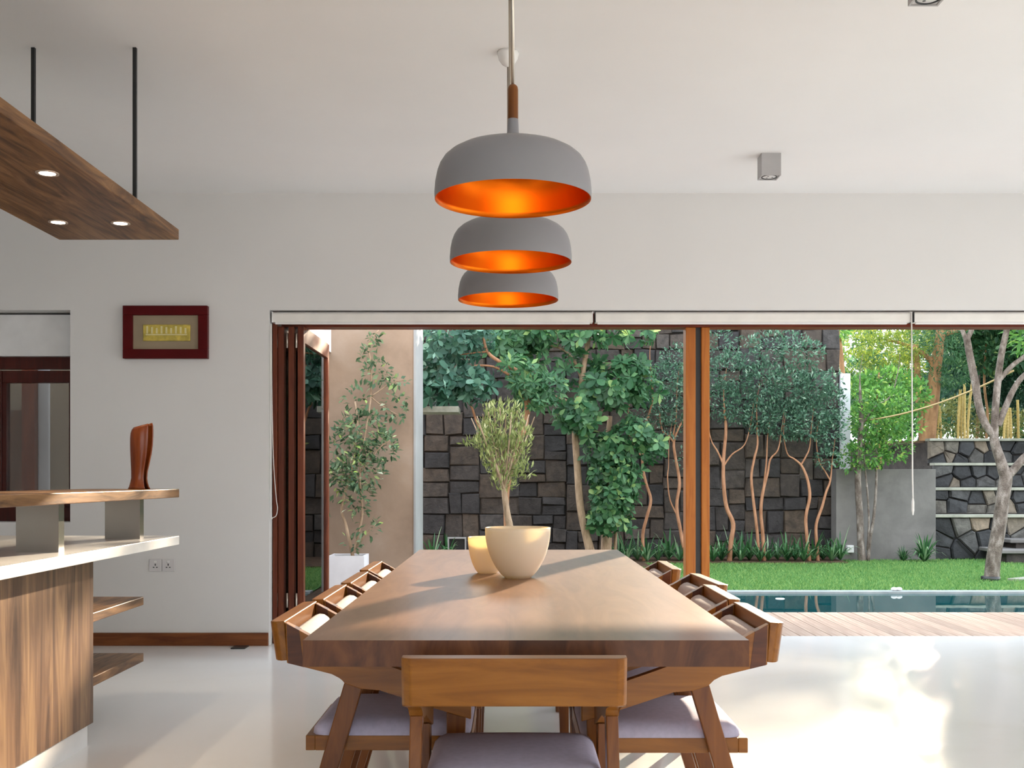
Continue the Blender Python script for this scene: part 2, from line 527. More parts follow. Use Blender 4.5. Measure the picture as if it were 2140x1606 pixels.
# folded glass door leaves, standing square to the wall
for n, (xc, y0, lab) in enumerate([(-1.467, 7.62, 'folding glass door leaf facing the planter, outermost of the folded stack'),
                                   (-1.533, 7.63, 'second folding door leaf from the planter side in the folded stack'),
                                   (-1.607, 7.64, 'folding door leaf next to the jamb, innermost of the folded stack')]):
    w, t, zt = 1.06, 0.042, 2.20
    sw_ = 0.06
    d = thing('door_%d' % (n + 1), (xc, y0, 0), lab, 'door', kind='structure')
    x0, x1 = xc - t / 2, xc + t / 2
    box('stile', x0, x1, y0, y0 + sw_, 0.02, zt, M['door'], d, 0.003)
    box('stile', x0, x1, y0 + w - sw_, y0 + w, 0.02, zt, M['door'], d, 0.003)
    box('rail', x0, x1, y0 + sw_, y0 + w - sw_, zt - 0.11, zt, M['door'], d)
    box('rail', x0, x1, y0 + sw_, y0 + w - sw_, 0.02, 0.14, M['door'], d)
    box('glass_pane', xc - 0.004, xc + 0.004, y0 + sw_, y0 + w - sw_, 0.14, zt - 0.11, M['glass'], d)
    for hz in (0.30, 2.10):
        lathe('hinge', [(0.007, -0.05), (0.007, 0.05)], (x0 - 0.007, y0 - 0.005, hz), M['hinge'], d, 10, True)

# post of two timbers with a dark channel between them
pd = 7.77
post = thing('door_post', (P(1455, 1350, pd).x, pd, 0), 'orange-brown timber double post with dark channel in the garden opening', 'post')
px0, px1, px2, px3 = (P(x, 900, pd).x for x in (1430.5, 1451, 1463, 1480))
box('upright', px0, px1, pd - 0.06, pd + 0.06, 0, 2.205, M['post'], post, 0.004)
box('upright', px2, px3, pd - 0.06, pd + 0.06, 0, 2.205, M['post'], post, 0.004)
box('channel', px1, px2, pd - 0.025, pd + 0.045, 0, 2.205, M['black'], post)

# roller blinds
by0, by1 = 7.555, 7.64
for i, (xa, xb, lab) in enumerate([(568, 1239, 'white roller blind cassette over the folded doors'),
                                   (1243, 1903, 'white roller blind cassette above the timber post'),
                                   (1909, 2560, 'white roller blind cassette at the right edge over the lawn view')]):
    x0, x1 = P(xa, 0, by0).x, P(xb, 0, by0).x
    b = thing('roller_blind', ((x0 + x1) / 2, by0, 2.21), lab, 'blind', 'roller blinds in the garden opening')
    zt = 2.288
    prism('cassette', [(by0 + 0.012, zt), (by1, zt), (by1, zt - 0.068), (by0 + 0.004, zt - 0.068), (by0, zt - 0.052), (by0, zt - 0.014)], x0 + 0.006, x1 - 0.006, 0, M['blind'], b)
    box('bottom_bar', x0 + 0.02, x1 - 0.02, by0 + 0.012, by0 + 0.03, zt - 0.082, zt - 0.068, M['white'], b, 0.002)
    box('end_cap', x0, x0 + 0.006, by0 - 0.003, by1, zt - 0.07, zt + 0.002, M['black'] if i else M['white'], b)
    box('end_cap', x1 - 0.006, x1, by0 - 0.003, by1, zt - 0.07, zt + 0.002, M['white'], b)
    if i == 0:
        pts = [P(x, y, 7.545) for x, y in ((567, 678), (568, 800), (571, 950), (577, 1040), (580, 1062), (577, 1078), (570, 1082), (566.5, 1076), (565.5, 950), (565.5, 678))]
        pp = smooth_path([(*p, 0) for p in pts], 5)
        tubes('pull_cord', [([p.xyz for p in pp], [0.0028] * len(pp))], M['cord'], b, 6)
    if i == 1:
        cpts = [P(x, y, 7.545) for x, y in ((1905, 652), (1906, 800), (1907, 1000), (1908, 1040))]
        tubes('pull_cord', [(cpts, [0.005] * 4)], M['cord'], b, 8)
        e = P(1908, 1040, 7.545)
        lathe('cord_weight', [(0.004, 0.0), (0.009, -0.03), (0.009, -0.09), (0.004, -0.122)], tuple(e), M['cord'], b, 10, True)

# kitchen-side window
w = thing('window_1', ((WINX0 + WINX1) / 2, 7.7, WINZ0), 'dark red wooden window in the left recess above the island', 'window', kind='structure')
fy0, fy1 = 7.72, 7.80
ztop = 1.998
box('lintel_panel', WINX0, WINX1, 7.66, 7.90, ztop, 2.285, M['white_matt'], w)
box('frame_rail', WINX0, WINX1, fy0, fy1, ztop - 0.085, ztop, M['window'], w, 0.003)
box('frame_rail', WINX0, WINX1, fy0, fy1, WINZ0, WINZ0 + 0.10, M['window'], w, 0.003)
box('frame_stile', WINX1 - 0.03, WINX1, fy0, fy1, WINZ0 + 0.10, ztop - 0.085, M['window'], w)
sx0, sx1 = P(3, 0, fy0).x, WINX1 - 0.03
szt, szb = ztop - 0.095, WINZ0 + 0.10
box('sash_rail', sx0, sx1, fy0 + 0.01, fy1 - 0.01, szt - 0.085, szt, M['window'], w, 0.003)
box('sash_rail', sx0, sx1, fy0 + 0.01, fy1 - 0.01, szb, szb + 0.085, M['window'], w, 0.003)
box('sash_stile', sx0, sx0 + 0.03, fy0 + 0.01, fy1 - 0.01, szb + 0.085, szt - 0.085, M['window'], w)
box('sash_stile', sx1 - 0.055, sx1, fy0 + 0.01, fy1 - 0.01, szb + 0.085, szt - 0.085, M['window'], w)
box('glass_pane', sx0 + 0.03, sx1 - 0.055, 7.757, 7.763, szb + 0.085, szt - 0.085, M['glass_dark'], w)
box('mullion', sx0 - 0.07, sx0, fy0, fy1, szb, szt, M['window'], w, 0.003)
box('glass_pane', WINX0 + 0.05, sx0 - 0.07, 7.757, 7.763, szb, szt, M['glass_dark'], w)
# made-up backing and pieces behind that window, imitating reflections in its glass
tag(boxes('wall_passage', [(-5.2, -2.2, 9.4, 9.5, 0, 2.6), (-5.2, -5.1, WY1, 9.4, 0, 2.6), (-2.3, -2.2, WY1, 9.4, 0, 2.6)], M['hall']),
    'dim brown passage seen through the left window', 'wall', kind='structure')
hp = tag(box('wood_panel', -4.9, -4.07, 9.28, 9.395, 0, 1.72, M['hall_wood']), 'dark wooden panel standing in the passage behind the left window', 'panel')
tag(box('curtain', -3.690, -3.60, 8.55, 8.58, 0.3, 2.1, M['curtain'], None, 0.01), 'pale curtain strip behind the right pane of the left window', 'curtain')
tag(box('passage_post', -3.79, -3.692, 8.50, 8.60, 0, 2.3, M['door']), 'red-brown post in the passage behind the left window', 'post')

# picture on the wall
pc = thing('framed_picture', (P(349, 751, 7.54).x, 7.54, P(0, 751, 7.54).z), 'dark red framed gold relief picture on the white wall', 'picture')
def wallrect(x0, y0, x1, y1, d=7.54):
    a, b = P(x0, y1, d), P(x1, y0, d)
    return a.x, b.x, a.z, b.z
X0, X1, Z0, Z1 = wallrect(261, 641, 437, 751)
bw = 0.064
for (a, b_, c, e) in ((X0, X1, Z1 - bw, Z1), (X0, X1, Z0, Z0 + bw), (X0, X0 + bw, Z0 + bw, Z1 - bw), (X1 - bw, X1, Z0 + bw, Z1 - bw)):
    box('frame_moulding', a, b_, 7.495, 7.54, c, e, M['frame_red'], pc, 0.003)
box('mount', X0 + bw, X1 - bw, 7.52, 7.54, Z0 + bw, Z1 - bw, M['mat_beige'], pc)
a0, a1, c0, c1 = wallrect(302, 680, 400, 714)
gp = box('gold_plaque', a0, a1, 7.508, 7.52, c0, c1, M['gold'], pc, 0.003)
for k in range(9):
    xx = a0 + 0.03 + k * (a1 - a0 - 0.06) / 8
    box('relief_bar', xx - 0.006, xx + 0.006, 7.503, 7.508, c0 + 0.05, c1 - 0.012 - 0.006 * (k % 3), M['gold_pale'], gp)
box('relief_ledge', a0 + 0.02, a1 - 0.02, 7.501, 7.508, c0 + 0.038, c0 + 0.046, M['gold_pale'], gp)

# sockets
for k, (xa, xb, lab) in enumerate([(312, 339, 'grey wall socket nearer the island, left of the pair'), (339, 366, 'grey wall socket further from the island, right of the pair')]):
    x0, x1, z0, z1 = wallrect(xa, 1169, xb, 1195)
    s = thing('wall_socket', ((x0 + x1) / 2, 7.54, z0), lab, 'socket', 'double wall socket by the island')
    box('plate', x0 + 0.001, x1 - 0.001, 7.530, 7.54, z0, z1, M['socket'], s, 0.003)
    xm, zm = (x0 + x1) / 2, z0 + 0.035
    for dx, dz, hw, hh in ((0, 0.012, 0.003, 0.007), (-0.011, -0.006, 0.005, 0.003), (0.011, -0.006, 0.005, 0.003)):
        box('pin_hole', xm + dx - hw, xm + dx + hw, 7.5285, 7.531, zm + dz - hh, zm + dz + hh, M['black'], s)
    box('switch', xm - 0.010, xm + 0.010, 7.527, 7.531, z1 - 0.026, z1 - 0.010, M['white'], s, 0.002)

a = P(487, 1352, 7.4)
tag(box('floor_plate', P(487, 0, 7.45).x, P(517, 0, 7.45).x, 7.38, 7.50, 0.0, 0.008, M['black'], None, 0.003), 'small black plate on the floor by the skirting board', 'floor plate')

# ------------------------------------------------------------------ ceiling lights
def ceiling_box(xc, yc, lab):
    t = thing('ceiling_downlight', (xc, yc, CEIL), lab, 'downlight', 'square ceiling downlights')
    h = 0.134
    s = 0.058
    boxes('housing', [(xc - s, xc + s, yc - s, yc - s + 0.008, CEIL - h, CEIL), (xc - s, xc + s, yc + s - 0.008, yc + s, CEIL - h, CEIL),
                      (xc - s, xc - s + 0.008, yc - s + 0.008, yc + s - 0.008, CEIL - h, CEIL), (xc + s - 0.008, xc + s, yc - s + 0.008, yc + s - 0.008, CEIL - h, CEIL)], M['box_grey'], t)
    box('face_plate', xc - s + 0.008, xc + s - 0.008, yc - s + 0.008, yc + s - 0.008, CEIL - h + 0.006, CEIL - h + 0.012, M['lens'], t)
    v, f = lathe_data([(0.045, 0), (0.048, -0.004), (0.042, -0.004), (0.042, 0)], 28, (xc, yc, CEIL - h + 0.006))
    pyd('ring', v, f, M['black'], t, True)
    lathe('lens', [(0.041, 0.0), (0.036, -0.003), (0.012, -0.003), (0.0005, -0.003)], (xc, yc, CEIL - h + 0.006), M['lens'], t, 24)
    for q in range(3):
        an = q * 2.094
        lathe('led', [(0.007, 0), (0.0005, -0.002)], (xc + 0.02 * math.cos(an), yc + 0.02 * math.sin(an), CEIL - h + 0.003), M['black'], t, 12)
ceiling_box(1.553, 6.66, 'grey cube downlight on the ceiling close to the back wall')
ceiling_box(1.580, 4.18, 'grey cube downlight cut by the top edge of the picture')

# pendants
def pendant(px, py, hw, lab, canopy_x):
    s = hw / 0.23
    d = F / s
    x = (px - CX) / s
    zr = CAMZ + (CY - py) / s
    t = thing('pendant_lamp', (x, d, zr), lab, 'pendant lamp', 'pendant lamps over the table')
    outer = [(0.0155, 0.236), (0.0165, 0.215), (0.0195, 0.170), (0.06, 0.1665), (0.10, 0.1615), (0.135, 0.154), (0.162, 0.145), (0.186, 0.132), (0.203, 0.117), (0.214, 0.100), (0.2215, 0.080), (0.2275, 0.050), (0.2300, 0.018), (0.2290, 0.0)]
    inner = [(0.2290, 0.0), (0.2265, 0.0005), (0.2255, 0.018), (0.223, 0.05), (0.217, 0.078), (0.209, 0.098), (0.198, 0.114), (0.181, 0.128), (0.157, 0.140), (0.13, 0.149), (0.08, 0.157), (0.001, 0.161)]
    c = (x, d, zr)
    lathe('shade', outer, c, M['lamp_grey'], t, 64)
    lathe('shade_lining', inner, c, M['copper'], t, 64)
    lathe('wood_handle', [(0.0150, 0.236), (0.0155, 0.24), (0.0155, 0.322), (0.014, 0.331), (0.009, 0.337), (0.002, 0.339)], c, M['teak_z'], t, 24)
    cx, cd = canopy_x, d
    tubes('rod', [([(x, d, zr + 0.335), (cx, cd, CEIL - 0.05)], [0.0052, 0.0052])], M['hinge'], t, 10)
    lathe('ceiling_canopy', [(0.05, 0.0), (0.049, -0.012), (0.043, -0.035), (0.030, -0.055), (0.013, -0.066), (0.006, -0.07)], (cx, cd, CEIL), M['white'], t, 32, True)
    lathe('bulb_holder', [(0.02, 0.160), (0.02, 0.125), (0.016, 0.12)], c, M['black'], t, 20, True)
    bm = bmesh.new()
    bmesh.ops.create_uvsphere(bm, u_segments=20, v_segments=12, radius=0.026)
    bmesh.ops.translate(bm, verts=bm.verts, vec=(x, d, zr + 0.098))
    bm_done('bulb', bm, M['bulb'], t, smooth=True)
    L = bpy.data.lights.new('pendant_light', 'POINT')
    L.energy = 0.6
    L.color = (1.0, 0.62, 0.25)
    L.shadow_soft_size = 0.03
    lo = bpy.data.objects.new('pendant_light', L)
    COL.objects.link(lo)
    lo.parent = t
    lo.location = (0, 0, 0.064)
pendant(1072, 418, 164, 'grey dome pendant lamp with orange lining, nearest and largest of three', (1068.5 - CX) / 713)
pendant(1067.5, 549, 127.5, 'grey dome pendant lamp with orange lining, middle of three', (1065 - CX) / 552)
pendant(1062, 628, 105, 'grey dome pendant lamp with orange lining, furthest and smallest of three', (1062 - CX) / 455)

# hanging wooden plank with spots
hx0, hx1, hy0, hy1, hz0, hz1 = -2.285, -1.682, 1.4, 5.55, 2.35, 2.403
hb = thing('hanging_plank_light', ((hx0 + hx1) / 2, 4.3, hz0), 'thick walnut plank light hung on black rods above the island', 'plank light')
box('plank', hx0, hx1, hy0, hy1, hz0, hz1, M['walnut'], hb, 0.003)
for rx in (-2.172, -1.712):
    for ry in (2.2, 4.99):
        box('rod', rx - 0.008, rx + 0.008, ry - 0.008, ry + 0.008, hz1, CEIL, M['black'], hb)
for sx, sy in ((-1.83, 4.33), (-2.13, 5.16), (-1.845, 5.18), (-2.13, 4.33), (-1.83, 3.5), (-2.13, 3.5), (-1.83, 2.67), (-2.13, 2.67)):
    sp = lathe('spot_light', [(0.044, 0.0), (0.044, -0.004), (0.038, -0.005), (0.031, -0.003)], (sx, sy, hz0), M['copper_ring'], hb, 28)
    v, f = lathe_data([(0.031, -0.003), (0.001, -0.0035)], 24, (sx, sy, hz0))
    pyd('spot_lens', v, f, M['spot'], sp)
    L = bpy.data.lights.new('spot_lamp', 'SPOT')
    L.energy = 9
    L.color = (1.0, 0.82, 0.58)
    L.spot_size = 1.3
    L.spot_blend = 0.6
    L.shadow_soft_size = 0.02
    lo = bpy.data.objects.new('spot_lamp', L)
    COL.objects.link(lo)
    lo.parent = hb
    lo.location = Vector((sx, sy, hz0 - 0.02)) - hb.location

# ------------------------------------------------------------------ kitchen island
isl = thing('kitchen_island', (-2.3, 3.2, 0), 'walnut kitchen island cabinet with white plinth and open end shelves', 'kitchen island')
box('side_panel', -1.83, -1.805, 1.3, 4.74, 0.095, 0.813, M['walnut_z'], isl, 0.002)
box('body', -2.75, -1.83, 1.3, 4.74, 0.095, 0.813, M['walnut_z'], isl)
box('plinth', -2.70, -1.823, 1.35, 4.72, 0.0, 0.095, M['white'], isl)
box('end_support', -2.75, -2.55, 4.74, 5.50, 0.0, 0.813, M['walnut_z'], isl)
box('end_shelf', -2.55, -1.86, 4.74, 5.55, 0.508, 0.55, M['walnut'], isl, 0.003)
box('end_shelf', -2.55, -1.86, 4.74, 5.55, 0.223, 0.266, M['walnut'], isl, 0.003)
tag(box('countertop', -2.85, -1.68, 1.2, 5.55, 0.813, 0.858, M['white'], None, 0.003), 'white stone worktop on the kitchen island', 'countertop')
bs = thing('bar_shelf', (-1.9, 3.4, 0.858), 'raised walnut bar shelf on steel supports over the white worktop', 'bar shelf')
box('shelf_board', -2.13, -1.68, 1.2, 5.55, 1.051, 1.094, M['walnut'], bs, 0.003)
for sy in (5.25, 4.31, 3.37, 2.43):
    boxes('steel_support', [(-1.943, -1.776, sy - 0.004, sy + 0.004, 0.858, 1.051), (-1.943, -1.935, sy + 0.004, sy + 0.05, 0.858, 1.051), (-1.784, -1.776, sy + 0.004, sy + 0.05, 0.858, 1.051)], M['steel'], bs)

# folded wooden vase
def vase():
    c = Vector(((290 - CX) / 427.0, F / 427.0, 1.094))
    k = 1 / 427.0
    rows = [(0.0, 24, 0), (0.012, 21, 0), (0.03, 18.5, 0), (0.05, 17.0, 0.5), (0.08, 17.5, 1), (0.12, 20, 2.5), (0.16, 22.5, 4), (0.20, 24, 5), (0.235, 24.5, 5.5), (0.262, 24, 6), (0.28, 22.5, 7), (0.292, 20, 8)]
    n = 30
    V, Fc = [], []
    for z, hw, off in rows:
        for i in range(n + 1):
            a = math.radians(2 + (360 - 40) * i / n)
            sp = 1.0 - 0.10 * (i / n)
            x = (off + hw * math.cos(a) * sp) * k
            y = hw * 0.78 * math.sin(a) * sp * k
            zz = z
            if z > 0.2:
                tt = (z - 0.2) / 0.092
                zz = 0.2 + (z - 0.2) * (0.86 + 0.24 * (0.5 + 0.5 * math.cos(a - 0.3)))
            V.append(c + Vector((x, y, zz * 1.08)))
    for r in range(len(rows) - 1):
        for i in range(n):
            q = r * (n + 1) + i
            Fc.append((q, q + 1, q + n + 2, q + n + 1))
    o = pyd('folded_vase', V, Fc, M['vase'], None, True)
    m = o.modifiers.new('shell', 'SOLIDIFY')
    m.thickness = 0.007
    m.offset = -1
    return tag(o, 'glossy red-brown folded wooden vase standing on the bar shelf', 'vase')
vase()

# ------------------------------------------------------------------ dining table
TW, TY0, TY1, TZ = 0.549, 2.706, 6.112, 0.750
TX = 0.033
tb = thing('dining_table', (0, (TY0 + TY1) / 2, 0), 'long thick brown wooden dining table with plank top', 'table')
edges = [-TW, -0.345, -0.193, -0.042, 0.10, 0.244, 0.379, TW]
for i in range(len(edges) - 1):
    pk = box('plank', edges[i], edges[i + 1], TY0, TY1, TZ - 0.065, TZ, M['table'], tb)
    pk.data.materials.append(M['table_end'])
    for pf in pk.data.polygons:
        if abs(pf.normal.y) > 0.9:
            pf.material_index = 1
for ty in (3.673, 5.50):
    for s in (-1, 1):
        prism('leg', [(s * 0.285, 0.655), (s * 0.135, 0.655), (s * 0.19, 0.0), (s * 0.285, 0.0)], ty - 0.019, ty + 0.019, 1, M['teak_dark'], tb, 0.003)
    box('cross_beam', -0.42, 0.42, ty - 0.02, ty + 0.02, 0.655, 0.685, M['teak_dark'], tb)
tb.location.x = TX
    
# bowls
def bowl(px, base_y, rim_r, h, base_r, d, lab):
    x = (px - CX) * d / F
    t = 0.006
    prof_o = []
    for k in range(15):
        u = k / 14
        r = base_r + (rim_r - base_r) * (1 - (1 - u) ** 2.1) ** 0.82
        prof_o.append((r, u * h))
    prof_i = [(max(0.002, r - t), max(0.008, z)) for r, z in prof_o[::-1]]
    prof = [(0.001, 0.0)] + prof_o + [(rim_r - t * 0.5, h + 0.002)] + prof_i + [(0.001, 0.008)]
    o = lathe('bowl', prof, (x, d, TZ), M['bowl'], None, 56)
    return tag(o, lab, 'bowl', 'porcelain bowls on the table')
bowl(1082, 1212, 0.131, 0.200, 0.050, 4.40, 'large cream porcelain bowl on the dining table, nearer the camera')
bowl(1019, 1202, 0.083, 0.150, 0.040, 4.62, 'small cream porcelain bowl on the dining table behind the large one')

# ------------------------------------------------------------------ chairs
def cushion(name, x0, x1, y0, y1, z0, z1, r, mat, parent, crown=0.012, n=14):
    V, Fc = [], []
    def edge(u):
        return u
    us = [0, 0.01, 0.035, 0.08, 0.16, 0.28, 0.42, 0.58, 0.72, 0.84, 0.92, 0.965, 0.99, 1]
    m = len(us)
    for j in us:
        for i in us:
            x, y = x0 + (x1 - x0) * i, y0 + (y1 - y0) * j
            dx, dy = min(i, 1 - i) * (x1 - x0), min(j, 1 - j) * (y1 - y0)
            def fall(q):
                return math.sqrt(max(0, 1 - (1 - min(1, q / r)) ** 2))
            h = fall(dx) * fall(dy)
            cr = crown * (1 - (2 * i - 1) ** 2) * (1 - (2 * j - 1) ** 2)
            # round the plan corners
            kx, ky = max(0, 0.05 - dx), max(0, 0.05 - dy)
            if kx > 0 and ky > 0:
                l = math.hypot(kx, ky)
                if l > 0.05:
                    f = 0.05 / l
                    sx = 1 if i < 0.5 else -1
                    sy = 1 if j < 0.5 else -1
                    x += sx * kx * (1 - f)
                    y += sy * ky * (1 - f)
            V.append((x, y, z0 + (z1 - z0) * h + cr))
    for j in range(m - 1):
        for i in range(m - 1):
            q = j * m + i
            Fc.append((q, q + 1, q + m + 1, q + m))
    ring = [i for i in range(m)] + [j * m + m - 1 for j in range(1, m)] + [(m - 1) * m + i for i in range(m - 2, -1, -1)] + [j * m for j in range(m - 2, 0, -1)]
    o = len(V)
    for q in ring:
        V.append((V[q][0], V[q][1], z0 - 0.004))
    k = len(ring)
    for a_ in range(k):
        b_ = (a_ + 1) % k
        Fc.append((ring[b_], ring[a_], o + a_, o + b_))
    Fc.append(tuple(range(o, o + k)))
    return pyd(name, V, Fc, mat, parent, True)

def make_chair():
    """origin on the floor under the outer face of the back rail; the sitter looks along +Y"""
    t = thing('dining_chair', (0, 0, 0), 'x', 'chair', 'dining chairs')
    W = 0.258
    # back rail, leaning, with rounded ends
    bm = bmesh.new()
    prof = [(0.0, 0.74), (0.044, 0.742), (0.052, 0.63), (0.016, 0.628)]
    xs = [(-W, 0.020), (-W + 0.007, 0.008), (-W + 0.022, 0.0), (W - 0.022, 0.0), (W - 0.007, 0.008), (W, 0.020)]
    ringv = []
    for x, ins in xs:
        ring = []
        for k, (y, z) in enumerate(prof):
            yy = y + (ins if k in (0, 3) else 0)
            ring.append(bm.verts.new((x, yy, z)))
        ringv.append(ring)
    for a_, b_ in zip(ringv[:-1], ringv[1:]):
        for k in range(4):
            l = (k + 1) % 4
            bm.faces.new((a_[k], a_[l], b_[l], b_[k]))
    bm.faces.new(ringv[0])
    bm.faces.new(ringv[-1][::-1])
    bm_done('back_rail', bm, M['teak'], t, 0.003, 2)
    arm = [(0.046, 0.738), (0.12, 0.697), (0.22, 0.659), (0.37, 0.604), (0.575, 0.535), (0.575, 0.462), (0.46, 0.497), (0.37, 0.527), (0.315, 0.545), (0.285, 0.551), (0.262, 0.548), (0.216, 0.563), (0.203, 0.582), (0.18, 0.594), (0.12, 0.606), (0.051, 0.622)]
    for s in (-1, 1):
        xa, xb = s * (W - 0.034), s * W
        prism('arm', [(y, z) for y, z in arm if y < 0.05] and arm, min(xa, xb), max(xa, xb), 0, M['teak_y'], t, 0.003)
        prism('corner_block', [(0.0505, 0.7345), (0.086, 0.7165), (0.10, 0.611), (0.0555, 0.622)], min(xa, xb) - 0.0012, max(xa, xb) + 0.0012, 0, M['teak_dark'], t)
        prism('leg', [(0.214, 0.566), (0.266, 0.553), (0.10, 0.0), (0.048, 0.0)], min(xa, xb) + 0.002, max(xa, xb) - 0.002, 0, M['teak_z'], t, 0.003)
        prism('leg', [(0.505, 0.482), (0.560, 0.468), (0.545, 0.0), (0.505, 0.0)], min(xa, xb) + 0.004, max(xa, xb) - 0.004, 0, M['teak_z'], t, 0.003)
    iw = W - 0.036
    box('seat_rail', -iw, iw, 0.098, 0.125, 0.365, 0.408, M['teak_y'], t, 0.002)
    box('seat_rail', -iw, iw, 0.548, 0.575, 0.365, 0.408, M['teak_y'], t, 0.002)
    for s in (-1, 1):
        xa, xb = s * (iw - 0.025), s * iw
        box('seat_rail', min(xa, xb), max(xa, xb), 0.125, 0.548, 0.365, 0.408, M['teak_y'], t, 0.002)
    cushion('seat_cushion', -iw + 0.001, iw - 0.001, 0.112, 0.572, 0.409, 0.447, 0.045, M['fabric'], t)
    # upholstered back pad
    pr = [(0.052, 0.704), (0.066, 0.708), (0.080, 0.705), (0.094, 0.696), (0.104, 0.683), (0.109, 0.668), (0.108, 0.655), (0.100, 0.645), (0.086, 0.640), (0.060, 0.640), (0.0535, 0.645), (0.052, 0.67)]
    bm = bmesh.new()
    n = len(pr)
    rings = []
    for x, sc in ((-0.212, 0.85), (-0.209, 0.96), (-0.2, 1.0), (0.2, 1.0), (0.209, 0.96), (0.212, 0.85)):
        cy, cz = 0.054, 0.672
        rings.append([bm.verts.new((x, cy + (y - cy) * sc, cz + (z - cz) * sc)) for y, z in pr])
    for a_, b_ in zip(rings[:-1], rings[1:]):
        for k in range(n):
            l = (k + 1) % n
            bm.faces.new((a_[k], a_[l], b_[l], b_[k]))
    bm.faces.new(rings[0])
    bm.faces.new(rings[-1][::-1])
    bm_done('back_pad', bm, M['pad'], t, smooth=True)
    return t

chair = make_chair()
hwid = 0.258
spots = [(0.004, 2.49, 0, 'brown wooden dining chair at the near end of the table, seen from behind')]
lefts = [(-0.693, 3.13), (-0.679, 3.70), (-0.672, 4.28), (-0.682, 4.88)]
rights = [(0.769, 3.10, 0), (0.771, 3.70, 0), (0.815, 4.20, 3), (0.757, 4.91, 0)]
ords = ['nearest the camera', 'second from the camera', 'third from the camera', 'furthest from the camera']
for (x, y), o in zip(lefts, ords):
    spots.append((x, y + hwid, -90, 'brown wooden dining chair on the island side of the table, ' + o))
for (x, y, r), o in zip(rights, ords):
    spots.append((x, y + hwid, 90 + r, 'brown wooden dining chair on the pool side of the table, ' + o))
for i, (x, y, rz, lab) in enumerate(spots):
    c = chair if i == 0 else copy_tree(chair)
    c.location = (x, y, 0)
    c.rotation_euler = (0, 0, math.radians(rz))
    c['label'] = lab

# ------------------------------------------------------------------ terrace deck and pool
DY0, DY1 = 7.99, 9.42
dk = thing('timber_deck', (1.5, (DY0 + DY1) / 2, -0.03), 'pale timber deck of narrow boards between floor and pool', 'deck', kind='structure')
pitch = 0.1143
first = None
k0 = -30
off = P(1773, 1331, 7.99).x % pitch
for k in range(-22, 52):
    x0 = off + k * pitch
    if first is None:
        first = box('deck_board', 0.003, pitch - 0.003, DY0 + 0.004, DY1, -0.03, -0.002, M['deck'], dk, 0.002, 1)
        first.location.x += x0
    else:
        b = first.copy()
        COL.objects.link(b)
        b.location.x = first.location.x + (k + 22) * pitch
tag(box('deck_base', -2.6, 6.6, DY0, DY1, -0.12, -0.032, M['soil']), 'dark ground under the timber deck', 'ground', kind='structure')
PY1 = 11.02
tag(box('pool_basin', -0.9, 9.5, DY1, PY1, -1.3, -1.2, M['pool_tile']), 'dark teal pool floor', 'pool floor', kind='structure')
tag(box('pool_water', -0.9, 9.5, DY1 + 0.005, PY1, -1.2, -0.012, M['water']), 'dark teal still pool water beside the deck', 'water', kind='stuff')
tag(box('pool_coping', -0.9, 9.5, PY1, PY1 + 0.16, -0.4, 0.008, M['pool_coping']), 'grey stone coping along the far edge of the pool', 'coping', kind='structure')
c = P(1628, 1249.5, 10.6)
lathe_v = [(0.001, 0.006), (0.04, 0.006), (0.046, 0.0), (0.001, -0.004)]  # white disc drawn in place of a bright light spot on the water
tag(lathe('floating_disc', lathe_v, (c.x, F * 1.15 / 250.5, -0.012), M['white'], None, 24), 'small white disc floating on the pool water', 'disc')

# ------------------------------------------------------------------ garden ground
GB = 15.55
tag(box('garden_lawn', -0.9, 14, PY1 + 0.16, 15.75, -0.3, 0.0, M['turf']), 'green lawn between pool and stone walls', 'lawn', kind='structure')
tag(box('courtyard_ground', -6.2, -0.9, DY1, 15.6, -0.3, -0.01, M['soil']), 'dark courtyard ground left of the pool', 'ground', kind='structure')
tag(boxes('outer_ground', [(-40, 40, -40, RY0 - 0.2, -0.3, -0.12), (-40, RX0 - 0.2, RY0 - 0.2, 40, -0.3, -0.12), (RX1 + 0.2, 40, RY0 - 0.2, DY1, -0.3, -0.12), (9.5, 40, DY1, PY1 + 0.16, -0.3, -0.12),
                           (14, 40, PY1 + 0.16, 40, -0.3, -0.12), (-6.2, 4.6, 15.9, 40, -0.3, -0.12)], M['paving']), 'pale paving around the house', 'ground', kind='structure')
# planting bed along the stone wall
bed = []
tag(boxes('planting_bed', [(-0.9, 4.45, 14.6, GB, 0.0, 0.03), (-0.9, 1.75, 13.9, 14.6, 0.0, 0.03)], M['soil']), 'brown soil bed at the foot of the dark stone wall', 'soil bed', kind='structure')

